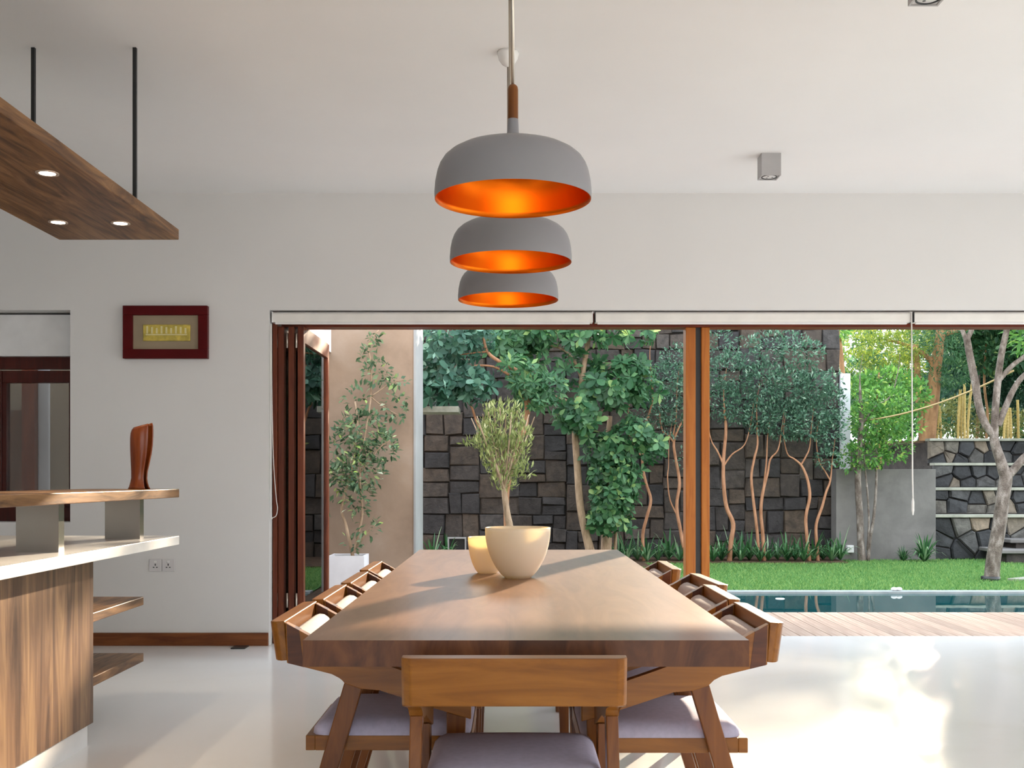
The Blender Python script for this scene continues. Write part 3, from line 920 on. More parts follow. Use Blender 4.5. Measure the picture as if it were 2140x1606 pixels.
# grass blades
def grass():
    n = 150000
    y = rng.uniform(PY1 + 0.17, 15.3, n)
    x = rng.uniform(-0.88, 10.5, n)
    keep = ~((y > 14.6) & (x < 4.55)) & ~((y > 13.9) & (x < 1.75)) & (x < y * 0.62)
    x, y = x[keep], y[keep]
    n = len(x)
    h = rng.uniform(0.015, 0.045, n)
    a = rng.uniform(0, 2 * np.pi, n)
    w = 0.0045 + 0.003 * rng.random(n)
    lean = rng.normal(0, 0.02, (n, 2))
    V = np.zeros((n, 3, 3), np.float32)
    V[:, 0] = np.stack([x - w * np.cos(a), y - w * np.sin(a), np.zeros(n)], 1)
    V[:, 1] = np.stack([x + w * np.cos(a), y + w * np.sin(a), np.zeros(n)], 1)
    V[:, 2] = np.stack([x + lean[:, 0], y + lean[:, 1], h], 1)
    me = bpy.data.meshes.new('grass_blades')
    fast_mesh(me, V.reshape(-1, 3), np.arange(n * 3).reshape(n, 3), np.repeat(rng.random(n), 3))
    m = leaf_mat('grass', [(0.0, (0.06, 0.18, 0.05)), (0.6, (0.125, 0.28, 0.08)), (1.0, (0.25, 0.38, 0.12))], 0.7, 0.3)
    tag(link('grass_blades', me, m), 'short green grass blades of the lawn', 'grass', kind='stuff')

def fast_mesh(me, verts, faces, tint=None):
    """verts (N,3), faces (M,k) numpy"""
    nv, (nf, k) = len(verts), faces.shape
    me.vertices.add(nv)
    me.vertices.foreach_set('co', np.asarray(verts, np.float32).ravel())
    me.loops.add(nf * k)
    me.loops.foreach_set('vertex_index', faces.astype(np.int32).ravel())
    me.polygons.add(nf)
    me.polygons.foreach_set('loop_start', np.arange(0, nf * k, k, dtype=np.int32))
    me.polygons.foreach_set('loop_total', np.full(nf, k, np.int32))
    if tint is not None:
        at = me.attributes.new('tint', 'FLOAT', 'POINT')
        at.data.foreach_set('value', np.asarray(tint, np.float32))
    me.update(calc_edges=True)
    me.validate()
grass()

# ------------------------------------------------------------------ garden walls
WX0, WX1 = -1.7, 4.62
sw = tag(box('garden_wall_stone', WX0, WX1, GB + 0.05, GB + 0.35, 0, 3.42, M['mortar']), 'tall dark natural stone garden wall behind the trees', 'garden wall', kind='structure')
def ashlar(x0, x1, z0, z1, out):
    w_, h_ = x1 - x0, z1 - z0
    if w_ * h_ < random.uniform(0.06, 0.20) and w_ < 0.62 and h_ < 0.45:
        out.append((x0, x1, z0, z1))
        return
    f = random.uniform(0.34, 0.66)
    if w_ > h_ * random.uniform(0.9, 1.6):
        ashlar(x0, x0 + w_ * f, z0, z1, out)
        ashlar(x0 + w_ * f, x1, z0, z1, out)
    else:
        ashlar(x0, x1, z0, z0 + h_ * f, out)
        ashlar(x0, x1, z0 + h_ * f, z1, out)
cells = []
ashlar(WX0, WX1, 0, 3.42, cells)
for xa, xb, za, zb in cells:
    g = 0.003
    dep = random.uniform(0.04, 0.075)
    j = lambda q=0.018: random.uniform(-q, q)
    o = [(xa + g, za + g), (xb - g, za + g), (xb - g, zb - g), (xa + g, zb - g)]
    o = [(p + j(0.014), q + j(0.014)) for p, q in o]
    cxm, czm = (xa + xb) / 2, (za + zb) / 2
    ins = [(p + (cxm - p) * 0.10, q + (czm - q) * 0.10) for p, q in o]
    V = [(p, GB + 0.05, q) for p, q in o] + [(p, GB + 0.05 - dep * 0.6 + j(0.01), q) for p, q in o] + [(p, GB + 0.05 - dep + j(0.016), q) for p, q in ins]
    Fc = [(0, 1, 5, 4), (1, 2, 6, 5), (2, 3, 7, 6), (3, 0, 4, 7), (4, 5, 9, 8), (5, 6, 10, 9), (6, 7, 11, 10), (7, 4, 8, 11), (8, 9, 10, 11)]
    pyd('stone', V, Fc, M['slate'], sw)
tag(box('wall_end_pier', WX1, WX1 + 0.14, GB - 0.05, GB + 0.35, 0, 2.62, M['pier']), 'narrow white end pier of the dark stone wall', 'pier', kind='structure')
# concrete wall
tag(box('concrete_wall', 4.47, P(1950, 0, 15.3).x, 15.2, 15.44, 0, P(0, 981, 15.2).z, M['concrete'], None, 0.004), 'low grey concrete wall between stone wall and terraces', 'concrete wall', kind='structure')
q = P(1777, 1148, 15.15)
tag(box('outlet_box', q.x - 0.045, q.x + 0.045, 15.13, 15.2, q.z - 0.05, q.z + 0.05, M['white_matt'], None, 0.005), 'small white outlet box at the foot of the grey concrete wall', 'outlet box')

# beige wing wall on the left with skylight put into the grey of its end
tag(box('wing_wall', -6.2, -1.005, 11.2, 12.1, -0.01, 3.6, M['plaster']), 'beige rendered garden wall behind the climbing plant', 'garden wall', kind='structure')
tag(box('wing_wall_corner', -1.005, -0.985, 11.19, 12.11, -0.01, 3.6, M['plaster_grey']), 'pale grey rendered end of the beige wall', 'wall end', kind='structure')
tag(box('white_fascia', -3.6, -1.845, 10.72, 11.2, 2.425, 3.6, M['white_matt']), 'white fascia block above the beige wall', 'fascia', kind='structure')
wf = thing('upper_window', (-2.1, 10.7, 2.5), 'orange wooden window frame beside the white fascia', 'window')
box('frame_stile', -2.045, -1.975, 10.66, 10.72, 2.5, 3.5, M['post'], wf)
box('frame_rail', -3.2, -2.045, 10.66, 10.72, 2.5, 2.58, M['post'], wf)
# ledge and pipe by the stone wall
l0, l1 = P(884, 0, 13.2).x, P(961, 0, 13.2).x
tag(box('concrete_ledge', l0 - 0.3, l1, 12.9, 13.4, P(0, 862, 12.9).z, P(0, 853, 12.9).z + 0.02, M['coping'], None, 0.004), 'thin concrete ledge jutting out under the dark foliage', 'ledge', kind='structure')
pp = P(877, 1000, 12.4)
tag(tubes('copper_pipe', [([(pp.x, 12.3, 0.0), (pp.x, 12.3, 1.75)], [0.016, 0.016])], M['bark_brown'], None, 10), 'thin brown pipe running up beside the pale wall end', 'pipe')
nb = P(955, 1137, 15.4)
nr = thing('wall_niche', (nb.x, 15.4, nb.z - 0.1), 'small dark boxed niche with pale rim low on the stone wall', 'niche')
boxes('rim', [(nb.x - 0.13, nb.x + 0.13, 15.38, 15.47, nb.z + 0.07, nb.z + 0.09), (nb.x + 0.11, nb.x + 0.13, 15.38, 15.47, nb.z - 0.09, nb.z + 0.07), (nb.x - 0.13, nb.x - 0.11, 15.38, 15.47, nb.z - 0.09, nb.z + 0.07)], M['plaster_grey'], nr)
box('recess', nb.x - 0.11, nb.x + 0.11, 15.44, 15.46, nb.z - 0.09, nb.z + 0.07, M['black'], nr)

# rubble terraces
def clip(poly, nx, ny, c):
    out = []
    for i in range(len(poly)):
        a_, b_ = poly[i], poly[(i + 1) % len(poly)]
        da, db = a_[0] * nx + a_[1] * ny - c, b_[0] * nx + b_[1] * ny - c
        if da <= 0:
            out.append(a_)
        if (da < 0 < db) or (db < 0 < da):
            t = da / (da - db)
            out.append((a_[0] + (b_[0] - a_[0]) * t, a_[1] + (b_[1] - a_[1]) * t))
    return out

def rubble(parent, x0, x1, z0, z1, y, size):
    nx, nz = max(1, int((x1 - x0) / size)), max(1, round((z1 - z0) / size / 0.9))
    pts = []
    for i in range(nx):
        for k in range(nz):
            pts.append((x0 + (i + random.uniform(0.1, 0.9)) * (x1 - x0) / nx, z0 + (k + random.uniform(0.12, 0.88)) * (z1 - z0) / nz))
    for i, p in enumerate(pts):
        poly = [(x0, z0), (x1, z0), (x1, z1), (x0, z1)]
        for j, q in enumerate(pts):
            if i != j and abs(p[0] - q[0]) < size * 4:
                ex, ez = q[0] - p[0], q[1] - p[1]
                L = math.hypot(ex, ez)
                poly = clip(poly, ex / L, ez / L, ((p[0] + q[0]) * ex + (p[1] + q[1]) * ez) / 2 / L - 0.006)
                if len(poly) < 3:
                    break
        if len(poly) < 3:
            continue
        cx_, cz_ = sum(a_[0] for a_ in poly) / len(poly), sum(a_[1] for a_ in poly) / len(poly)
        dep = random.uniform(0.03, 0.08)
        n = len(poly)
        V = [(a_, y, b_) for a_, b_ in poly]
        V += [(a_, y - dep * 0.6, b_) for a_, b_ in poly]
        V += [(a_ + (cx_ - a_) * 0.16, y - dep + random.uniform(-0.015, 0.015), b_ + (cz_ - b_) * 0.16) for a_, b_ in poly]
        Fc = []
        for r in (0, n):
            for k in range(n):
                l = (k + 1) % n
                Fc.append((r + k, r + l, r + n + l, r + n + k))
        Fc.append(tuple(range(2 * n, 3 * n)))
        pyd('stone', V, Fc, M['rubble'], parent)

tx0, tx1 = P(1950, 0, 15.3).x + 0.01, 8.6
names = ['lowest', 'second lowest', 'second highest', 'highest']
zs = [0.0]
ys = [15.35, 15.85, 16.35, 16.85]
for k, yy in enumerate((1076, 1019.5, 968, 917)):
    zs.append(P(0, yy, ys[k]).z)
for k in range(4):
    t = thing('stone_terrace', ((tx0 + tx1) / 2, ys[k], zs[k]), names[k] + ' rubble stone terrace wall with a pale coping', 'terrace wall', 'rubble terraces', 'structure')
    xl = tx0 if k == 0 else P(1950 if k < 3 else 1940, 0, ys[k]).x
    box('backing', xl, tx1, ys[k] + 0.03, ys[k] + 0.5 if k < 3 else 26.0, zs[k] if k < 3 else 0, zs[k + 1] - 0.04, M['mortar'], t)
    box('coping_slab', xl, tx1, ys[k] - 0.06, ys[k] + 0.14, zs[k + 1] - 0.04, zs[k + 1], M['coping'], t, 0.006)
    rubble(t, xl, tx1, zs[k] if k == 0 else zs[k] + 0.0, zs[k + 1] - 0.04, ys[k] + 0.03, 0.215 if k else 0.26)
tag(box('upper_ground', tx0 - 0.05, 14, 16.99, 26, zs[4] - 0.06, zs[4] - 0.03, M['soil']), 'leafy ground above the rubble terraces', 'ground', kind='structure')
tag(box('side_ground', 4.8, tx0 - 0.06, 15.5, 26, -0.1, 1.1, M['soil']), 'planted bank behind the grey concrete wall', 'ground', kind='structure')
# stone steps at the right
for k, (xa, za, zb, ya, lab) in enumerate([(2092, 1168, 1150, 14.6, 'lower dark stone step slab by the rubble terrace'), (2112, 1148, 1128, 14.9, 'upper dark stone step slab by the rubble terrace')]):
    st = thing('step_slab', (P(2130, 0, ya).x, ya, 0), lab, 'step', 'stone steps')
    x0 = P(xa, 0, ya).x
    z1 = P(0, zb, ya).z
    box('riser', x0 + 0.1, x0 + 1.2, ya + 0.06, 15.3, 0.0, z1 - 0.05, M['mortar'], st)
    box('tread', x0, x0 + 1.2, ya, 15.3, z1 - 0.05, z1, M['concrete'], st, 0.01)
q = P(2105, 1216, 12.2)
tag(prism('stepping_stone', [(q.x, 12.2), (q.x + 0.28, 12.05), (q.x + 0.9, 12.05), (q.x + 0.9, 12.45), (q.x + 0.3, 12.42)], 0.0, 0.035, 2, M['coping'], None, 0.006), 'pale flat stepping stone in the lawn at the right edge', 'stepping stone')
for k, (xx, lab) in enumerate(((1858, 'left one of two white pebbles on the pool coping'), (1868, 'right one of two white pebbles on the pool coping'))):
    bm = bmesh.new()
    bmesh.ops.create_icosphere(bm, subdivisions=2, radius=0.028)
    q = P(xx, 1233, 11.25)
    for v in bm.verts:
        v.co = Vector((v.co.x * 1.2, v.co.y, v.co.z * 0.7)) + Vector((q.x, 11.1, 0.027))
    tag(bm_done('pebble', bm, M['white_matt'], None, smooth=True), lab, 'pebble', 'white pebbles')

# ------------------------------------------------------------------ plants
def norm(a):
    return a / np.maximum(1e-9, np.linalg.norm(a, axis=1, keepdims=True))

def leaves_geo(c, t, n, L, W, tint, widest=0.55):
    """two folded quads per leaf"""
    N = len(c)
    s = norm(np.cross(t, n))
    n = norm(np.cross(s, t))
    L, W = L[:, None], W[:, None]
    V = np.zeros((N, 5, 3))
    V[:, 0] = c
    V[:, 1] = c + t * L * widest + s * W * 0.5 + n * W * 0.12
    V[:, 2] = c + t * L - n * L * 0.10
    V[:, 3] = c + t * L * widest - s * W * 0.5 + n * W * 0.12
    V[:, 4] = c + t * L * widest * 0.95 - n * W * 0.04
    base = np.arange(N)[:, None] * 5
    Fq = np.concatenate([base + np.array([[0, 1, 2, 4]]), base + np.array([[0, 4, 2, 3]])], 0)
    return V.reshape(-1, 3), Fq, np.repeat(tint, 5)

def sample_blobs(blobs, n, shell=0.55):
    vol = np.array([b[1][0] * b[1][2] + 0.3 * b[1][0] * b[1][1] for b in blobs]) * np.array([b[2] if len(b) > 2 else 1.0 for b in blobs])
    idx = rng.choice(len(blobs), n, p=vol / vol.sum())
    c0 = np.array([b[0] for b in blobs])[idx]
    r0 = np.array([b[1] for b in blobs])[idx]
    dirs = norm(rng.normal(size=(n, 3)))
    rad = rng.random(n) ** (1 / 3.0) * (1 - shell) + shell * (0.75 + 0.35 * rng.random(n))
    p = c0 + dirs * r0 * rad[:, None]
    return p, norm(dirs + np.array([[0, 0, 0.15]]))

def B(px, py, rx, ry, d, dr=None, wgt=1.0):
    s = d / F
    p = P(px, py, d)
    return (np.array(p), np.array((rx * s, dr if dr else max(rx, ry) * s * 0.7, ry * s)), wgt)

UNIT_LEAF = {}
def unit_leaf(kind):
    if kind in UNIT_LEAF:
        return UNIT_LEAF[kind]
    if kind == 'broad':
        prof = [(0.0, 0.02), (0.25, 0.13), (0.5, 0.24), (0.75, 0.27), (0.92, 0.17), (1.0, 0.0)]
    else:
        prof = [(0.0, 0.015), (0.2, 0.11), (0.45, 0.17), (0.7, 0.13), (0.88, 0.06), (1.0, 0.0)]
    V, Fc = [], []
    for u, w_ in prof:
        dz = -0.16 * u * u
        V += [(w_, u, dz + w_ * 0.3), (0, u, dz), (-w_, u, dz + w_ * 0.3)]
    for i in range(len(prof) - 1):
        a_ = i * 3
        Fc += [(a_, a_ + 3, a_ + 4, a_ + 1), (a_ + 1, a_ + 4, a_ + 5, a_ + 2)]
    me = bpy.data.meshes.new('leaf_' + kind)
    me.from_pydata(V, [], Fc)
    me.polygons.foreach_set('use_smooth', [True] * len(me.polygons))
    me.update()
    UNIT_LEAF[kind] = me
    return me

def rosettes(blobs, n_twigs, per, spread=1.0, droop=0.25):
    p, out = sample_blobs(blobs, n_twigs)
    ax = norm(out + rng.normal(0, 0.35, (n_twigs, 3)) + np.array([[0, -0.35, 0.25]]))
    C, T, Nn = [], [], []
    for i in range(n_twigs):
        a = Vector(ax[i])
        u = a.orthogonal().normalized()
        w_ = a.cross(u)
        k0 = rng.random() * 6.28
        for k in range(per):
            an = k0 + k * 2.399
            rad = u * math.cos(an) + w_ * math.sin(an)
            t = (rad * spread + a * (0.55 - 0.35 * (k / per)) + Vector((0, 0, -droop * rng.random()))).normalized()
            C.append(Vector(p[i]) + a * 0.02 * (per - k) / per * 2)
            T.append(t)
            Nn.append((a - t * a.dot(t)).normalized())
    return np.array(C), np.array(T), np.array(Nn)

def foliage(parent, C, T, Nn, L, Wr, mat, mat_obj=None, n_obj=0, kind='broad', widest=0.55):
    N = len(C)
    Ls = L * rng.uniform(0.65, 1.25, N)
    order = np.argsort(C[:, 1])               # nearest leaves first
    tint = np.clip(rng.normal(0.5, 0.22, N), 0, 1)
    rest = order
    if n_obj:
        near = order[:n_obj * 2]
        pick = rng.choice(near, min(n_obj, len(near)), replace=False)
        rest = np.setdiff1d(order, pick)
        me = unit_leaf(kind)
        if not me.materials:
            me.materials.append(mat_obj)
        inv = Matrix.Translation(-parent.location)
        for i in pick:
            t = Vector(T[i])
            n = Vector(Nn[i])
            s = t.cross(n).normalized()
            n = s.cross(t).normalized()
            l = Ls[i]
            m = Matrix(((s.x * l, t.x * l, n.x * l, C[i][0]), (s.y * l, t.y * l, n.y * l, C[i][1]), (s.z * l, t.z * l, n.z * l, C[i][2]), (0, 0, 0, 1)))
            o = bpy.data.objects.new('leaf', me)
            COL.objects.link(o)
            if mat_obj is not me.materials[0]:
                o.material_slots[0].link = 'OBJECT'
                o.material_slots[0].material = mat_obj
            o.parent = parent
            o.matrix_local = inv @ m
    if len(rest):
        V, Fq, tt = leaves_geo(C[rest], T[rest], Nn[rest], Ls[rest], Ls[rest] * Wr, tint[rest], widest)
        me = bpy.data.meshes.new('foliage')
        fast_mesh(me, V, Fq, tt)
        o = link('foliage', me, mat, parent)
        tag(o, kind='stuff')

def scatter(blobs, n, up=0.3, jitter=0.7, shell=0.4):
    p, out = sample_blobs(blobs, n, shell)
    t = norm(out + rng.normal(0, jitter, (n, 3)) + np.array([[0, 0, up]]))
    nn = norm(rng.normal(0, 0.6, (n, 3)) + np.array([[0, -0.3, 1.0]]))
    return p, t, nn

def px_path(pts, d, sub=4, wob=0.0):
    """pts: (x, y, radius_px[, depth offset])"""
    q = []
    for p in pts:
        dd = d + (p[3] if len(p) > 3 else 0)
        w_ = P(p[0], p[1], dd)
        q.append((w_.x, w_.y, w_.z, p[2] * dd / F))
    q = smooth_path(q, sub)
    return [v.xyz for v in q], [max(0.003, v.w) for v in q]

def plant(name, label, cat, base, group=None):
    return thing(name, base, label, cat, group)

G_DARK = [(0.0, (0.009, 0.036, 0.022)), (0.5, (0.028, 0.082, 0.055)), (0.85, (0.075, 0.165, 0.118)), (1.0, (0.16, 0.28, 0.22))]
G_MID = [(0.0, (0.010, 0.040, 0.016)), (0.5, (0.032, 0.095, 0.042)), (0.85, (0.078, 0.170, 0.075)), (1.0, (0.17, 0.26, 0.09))]
G_OLIVE = [(0.0, (0.05, 0.075, 0.020)), (0.5, (0.14, 0.17, 0.055)), (0.85, (0.27, 0.29, 0.12)), (1.0, (0.42, 0.42, 0.24))]
G_SMALL = [(0.0, (0.014, 0.040, 0.026)), (0.5, (0.052, 0.115, 0.075)), (0.85, (0.14, 0.24, 0.17)), (1.0, (0.32, 0.42, 0.34))]
G_BRIGHT = [(0.0, (0.02, 0.075, 0.015)), (0.5, (0.055, 0.165, 0.035)), (0.85, (0.13, 0.28, 0.055)), (1.0, (0.28, 0.38, 0.09))]
G_YELLOW = [(0.0, (0.03, 0.07, 0.01)), (0.5, (0.09, 0.15, 0.02)), (0.85, (0.20, 0.25, 0.035)), (1.0, (0.33, 0.33, 0.06))]
G_CLIMB = [(0.0, (0.02, 0.045, 0.025)), (0.5, (0.06, 0.11, 0.055)), (0.8, (0.15, 0.21, 0.12)), (0.93, (0.25, 0.36, 0.08)), (1.0, (0.45, 0.5, 0.38))]
LM = {}
for k, st in (('dark', G_DARK), ('mid', G_MID), ('olive', G_OLIVE), ('small', G_SMALL), ('bright', G_BRIGHT), ('yellow', G_YELLOW), ('climb', G_CLIMB)):
    st = [(p_, tuple(min(1, c_ * 1.35) for c_ in col)) for p_, col in st]
    LM[k] = leaf_mat('leaves_' + k, st)
    LM[k + '_o'] = leaf_mat('leaf_' + k, st, per_object=True)

# potted climber in front of the beige wall
D = 10.85
pb = P(729, 1160, D)
hw = 37 * D / F
pot = thing('planter_box', (pb.x, D, 0), 'white square planter box at the foot of the beige wall', 'planter')
prism('box_wall', [(pb.x - hw, 0.0), (pb.x - hw, pb.z), (pb.x - hw + 0.015, pb.z), (pb.x - hw + 0.015, 0.02), (pb.x + hw - 0.015, 0.02), (pb.x + hw - 0.015, pb.z), (pb.x + hw, pb.z), (pb.x + hw, 0.0)], D - hw + 0.015, D + hw - 0.015, 1, M['pot'], pot)
box('box_wall', pb.x - hw, pb.x + hw, D - hw, D - hw + 0.0149, 0, pb.z, M['pot'], pot)
box('box_wall', pb.x - hw, pb.x + hw, D + hw - 0.0149, D + hw, 0, pb.z, M['pot'], pot)
box('soil', pb.x - hw + 0.016, pb.x + hw - 0.016, D - hw + 0.016, D + hw - 0.016, 0.03, pb.z - 0.02, M['soil'], pot)
cl = plant('climbing_plant', 'tall thin climbing shrub growing from the white planter up the beige wall', 'climber', (pb.x, D, pb.z - 0.02))
stems = [[(738, 1165, 4), (730, 1130, 3.5), (722, 1095, 3.3), (714, 1060, 3), (735, 980, 2.6), (748, 900, 2.2, .1), (742, 840, 2, .15)],
         [(735, 1165, 3), (748, 1120, 2.8), (757, 1070, 2.6), (752, 990, 2.2), (765, 900, 2, .1), (775, 830, 1.8, .18), (775, 760, 1.6, .22), (770, 720, 1.4, .25), (792, 690, 1.2, .25)],
         [(740, 1150, 2), (760, 1125, 1.8), (785, 1095, 1.4)],
         [(752, 990, 1.6), (790, 940, 1.4), (815, 920, 1.2)],
         [(748, 900, 1.6, .1), (722, 870, 1.2, .1), (705, 900, 1.0, .1)],
         [(775, 830, 1.5, .18), (820, 800, 1.2, .22), (850, 795, 1, .25)],
         [(775, 830, 1.4, .18), (800, 850, 1.2, .2), (835, 870, 1, .2)],
         [(735, 980, 1.4), (705, 1000, 1.2), (688, 990, 1)]]
tubes('stem', [px_path(s, D) for s in stems], M['bark_tan'], cl, 7)
cb = [B(750, 985, 58, 40, D, .18, 1.5), B(760, 900, 55, 45, D + .05, .18, 1.5), B(725, 940, 40, 60, D, .16), B(800, 935, 36, 36, D, .15), B(745, 1040, 36, 42, D, .14), B(710, 1000, 30, 30, D, .12),
      B(790, 780, 34, 28, D + .15, .12), B(770, 745, 18, 26, D + .18, .1), B(780, 700, 16, 18, D + .2, .08, .7), B(830, 795, 22, 12, D + .15, .08), B(825, 850, 26, 34, D + .15, .1), B(770, 1100, 22, 24, D, .1, .6), B(735, 1135, 22, 20, D, .1, .8), B(745, 830, 30, 25, D + .1, .1, .6), B(690, 1060, 8, 14, D, .06, .4)]
p, t, nn = scatter(cb, 1450, 0.0, 0.8)
p[:, 1] = np.minimum(p[:, 1], 11.14)
foliage(cl, p, t, nn, 0.070, 0.48, LM['climb'], LM['climb_o'], 300, 'slim')

# big dark tree left
D = 13.2
t1 = plant('rosette_tree', 'dark leafy tree overhanging the concrete ledge beside the pale wall end', 'tree', P(1064, CY + CAMZ * F / D, D))
tubes('trunk', [px_path(s, D) for s in (
    [(1064, CY + CAMZ * F / D, 8), (1058, 1080, 6), (1062, 1010, 5.5), (1080, 940, 5.5), (1100, 880, 5.5), (1096, 820, 5), (1085, 780, 4.5), (1050, 760, 4), (1018, 735, 3.5), (1008, 690, 3)],
    [(1100, 880, 4), (1106, 850, 3.5), (1098, 820, 3)],
    [(1064, 784, 3), (1035, 768, 2.5), (1000, 764, 2), (960, 770, 1.6)],
    [(1018, 735, 2.2), (975, 740, 1.6), (940, 745, 1.2)],
    [(1040, 940, 3.2), (1000, 890, 2.8), (985, 850, 2.4), (965, 830, 2)])], M['bark_red'], t1, 7)
bl = [B(930, 790, 60, 35, D, .3), B(985, 805, 45, 30, D, .3), B(905, 822, 38, 18, D - .2, .25), B(905, 730, 34, 40, D, .3), B(960, 725, 40, 30, D, .3), B(1000, 700, 30, 22, D, .3)]
bl2 = [B(1110, 800, 42, 32, D, .3), B(1080, 770, 30, 22, D, .3), B(1150, 810, 30, 24, D, .3), B(1120, 835, 36, 18, D, .25)]
C, T, Nn = rosettes(bl, 230, 8, 1.0, .35)
foliage(t1, C, T, Nn, 0.135, 0.34, LM['dark'], LM['dark_o'], 300, 'broad', 0.6)
C, T, Nn = rosettes(bl2, 110, 8, 1.0, .3)
foliage(t1, C, T, Nn, 0.12, 0.34, LM['mid'], None, 0)

# upper mid-green tree between
D = 14.2
t2 = plant('broadleaf_tree', 'broad-leaved tree with slender pale trunk behind the small bowl and table end', 'tree', P(1238, CY + CAMZ * F / D, D))
tubes('trunk', [px_path(s, D) for s in (
    [(1242, CY + CAMZ * F / D, 11), (1228, 1130, 9), (1213, 1060, 8), (1207, 980, 7.5), (1202, 900, 7), (1208, 850, 6.5), (1218, 780, 6), (1226, 730, 5.5), (1234, 680, 5), (1240, 620, 4), (1245, 560, 3)],
    [(1216, 792, 4), (1200, 755, 3.2), (1175, 730, 2.8), (1150, 722, 2.2), (1120, 705, 1.6)],
    [(1204, 850, 3), (1185, 838, 2.6), (1160, 828, 2)],
    [(1208, 850, 3.5), (1250, 810, 3), (1300, 790, 2.4), (1340, 770, 2)],
    [(1234, 690, 3), (1290, 670, 2.4), (1340, 690, 2)],
    [(1204, 900, 3), (1240, 870, 2.6), (1280, 850, 2)])], M['bark_tan'], t2, 8)
bl = [B(1090, 695, 90, 30, D, .35), B(1060, 720, 50, 25, D, .3), B(1150, 690, 50, 22, D, .3), B(1215, 710, 40, 18, D - .2, .25), B(1270, 685, 50, 22, D, .3), B(1330, 695, 35, 25, D, .3), B(1100, 745, 40, 22, D, .25),
      B(1260, 815, 45, 30, D - .2, .3), B(1310, 790, 55, 40, D, .3), B(1345, 800, 40, 35, D, .3), B(1290, 770, 60, 18, D + .1, .25), B(1210, 870, 42, 28, D - .3, .25), B(1185, 880, 18, 18, D - .2, .2), B(1250, 895, 40, 30, D - .2, .25), B(1190, 775, 22, 24, D, .2), B(1305, 830, 40, 18, D - .2, .2),
      B(1230, 590, 190, 60, D, .6, .5)]
C, T, Nn = rosettes(bl, 430, 8, 1.0, .25)
foliage(t2, C, T, Nn, 0.15, 0.42, LM['mid'], LM['mid_o'], 300, 'broad', 0.65)

D = 14.35
t3 = plant('leafy_column_tree', 'leaf-covered low tree trunk just right of the slender pale trunk', 'tree', P(1268, CY + CAMZ * F / D, D))
tubes('trunk', [px_path(s, D) for s in (
    [(1266, CY + CAMZ * F / D, 12), (1268, 1120, 11), (1272, 1060, 9), (1268, 960, 7), (1275, 870, 5)],
    [(1285, CY + CAMZ * F / D, 3), (1288, 1100, 3), (1300, 1000, 2.5), (1310, 920, 2)])], M['bark_tan'], t3, 8)
bl = [B(1270, 945, 50, 35, D - .2, .25), B(1280, 990, 48, 40, D - .2, .25), B(1275, 1045, 48, 38, D - .2, .25), B(1270, 1085, 40, 25, D - .2, .2), B(1315, 1010, 30, 40, D - .1, .2), B(1320, 1100, 26, 14, D - .2, .15, .5), B(1320, 910, 42, 30, D - .2, .25), B(1360, 935, 30, 24, D - .2, .2, .7)]
C, T, Nn = rosettes(bl, 330, 7, 1.0, .3)
foliage(t3, C, T, Nn, 0.115, 0.46, LM['mid'], LM['mid_o'], 300, 'broad', 0.65)

# olive shrub tree in the centre
D = 12.4
t4 = plant('olive_shrub_tree', 'small olive-green tree with upright twigs and pale trunk above the bowls', 'tree', P(1066, CY + CAMZ * F / D, D))
stm = [[(1070, CY + CAMZ * F / D, 9), (1068, 1120, 7.5), (1060, 1075, 7), (1055, 1040, 6.5), (1052, 1015, 5)]]
for k in range(12):
    xx = 985 + k * 12
    stm.append([(1053, 1025, 3), (1053 + (xx - 1053) * 0.35, 975, 2.2, random.uniform(-.15, .15)), (1053 + (xx - 1053) * 0.8, 905, 1.6, random.uniform(-.25, .25)), (xx, 850 + abs(xx - 1055) * 0.35, 1.0, random.uniform(-.3, .3))])
tubes('trunk', [px_path(s, D) for s in stm], M['bark_tan'], t4, 7)
bl = [B(1052, 900, 52, 48, D, .25, 1.2), B(1055, 960, 52, 45, D, .22, 1.2), B(1020, 920, 30, 34, D, .2), B(1090, 920, 28, 36, D, .2), B(1055, 1005, 30, 30, D, .15), B(995, 930, 28, 14, D, .12, .7), B(1090, 985, 26, 26, D, .12, .7), B(1050, 860, 45, 22, D, .2, .6)]
p, out = sample_blobs(bl, 1500, .3)
tt = norm(np.array([[0, 0, 1.0]]) + rng.normal(0, 0.55, (1500, 3)) + 0.5 * (p - np.array(P(1054, 1010, D))))
foliage(t4, p, tt, norm(rng.normal(0, 1, (1500, 3))), 0.082, 0.26, LM['olive'])

# thin-stemmed grove along the stone wall
D = 14.85
by = CY + CAMZ * F / D
def thin_tree(lab, stems, blobs, n, mat='small', bark='bark_red', d=D, L=0.062, Wr=0.42, group='thin-stemmed trees along the stone wall', nm='slender_tree'):
    x0 = stems[0][0][0]
    t = plant(nm, lab, 'tree', P(x0, CY + CAMZ * F / d, d), group)
    st = []
    for s_ in stems:
        s_ = [tuple([q[0], q[1], q[2] * 0.85] + list(q[3:])) for q in s_]
        dx = s_[-1][0] - s_[-2][0]
        s_.append((s_[-1][0] + dx * 0.5, s_[-1][1] - 45, 0.9))
        s_.append((s_[-1][0] + 6, s_[-1][1] - 45, 0.5))
        st.append(s_)
    tubes('trunk', [px_path(s_, d) for s_ in st], M[bark], t, 7)
    if n:
        p, q, nn = scatter(blobs, n, 0.2, 0.7, 0.35)
        foliage(t, p, q, nn, L, Wr, LM[mat])
    return t
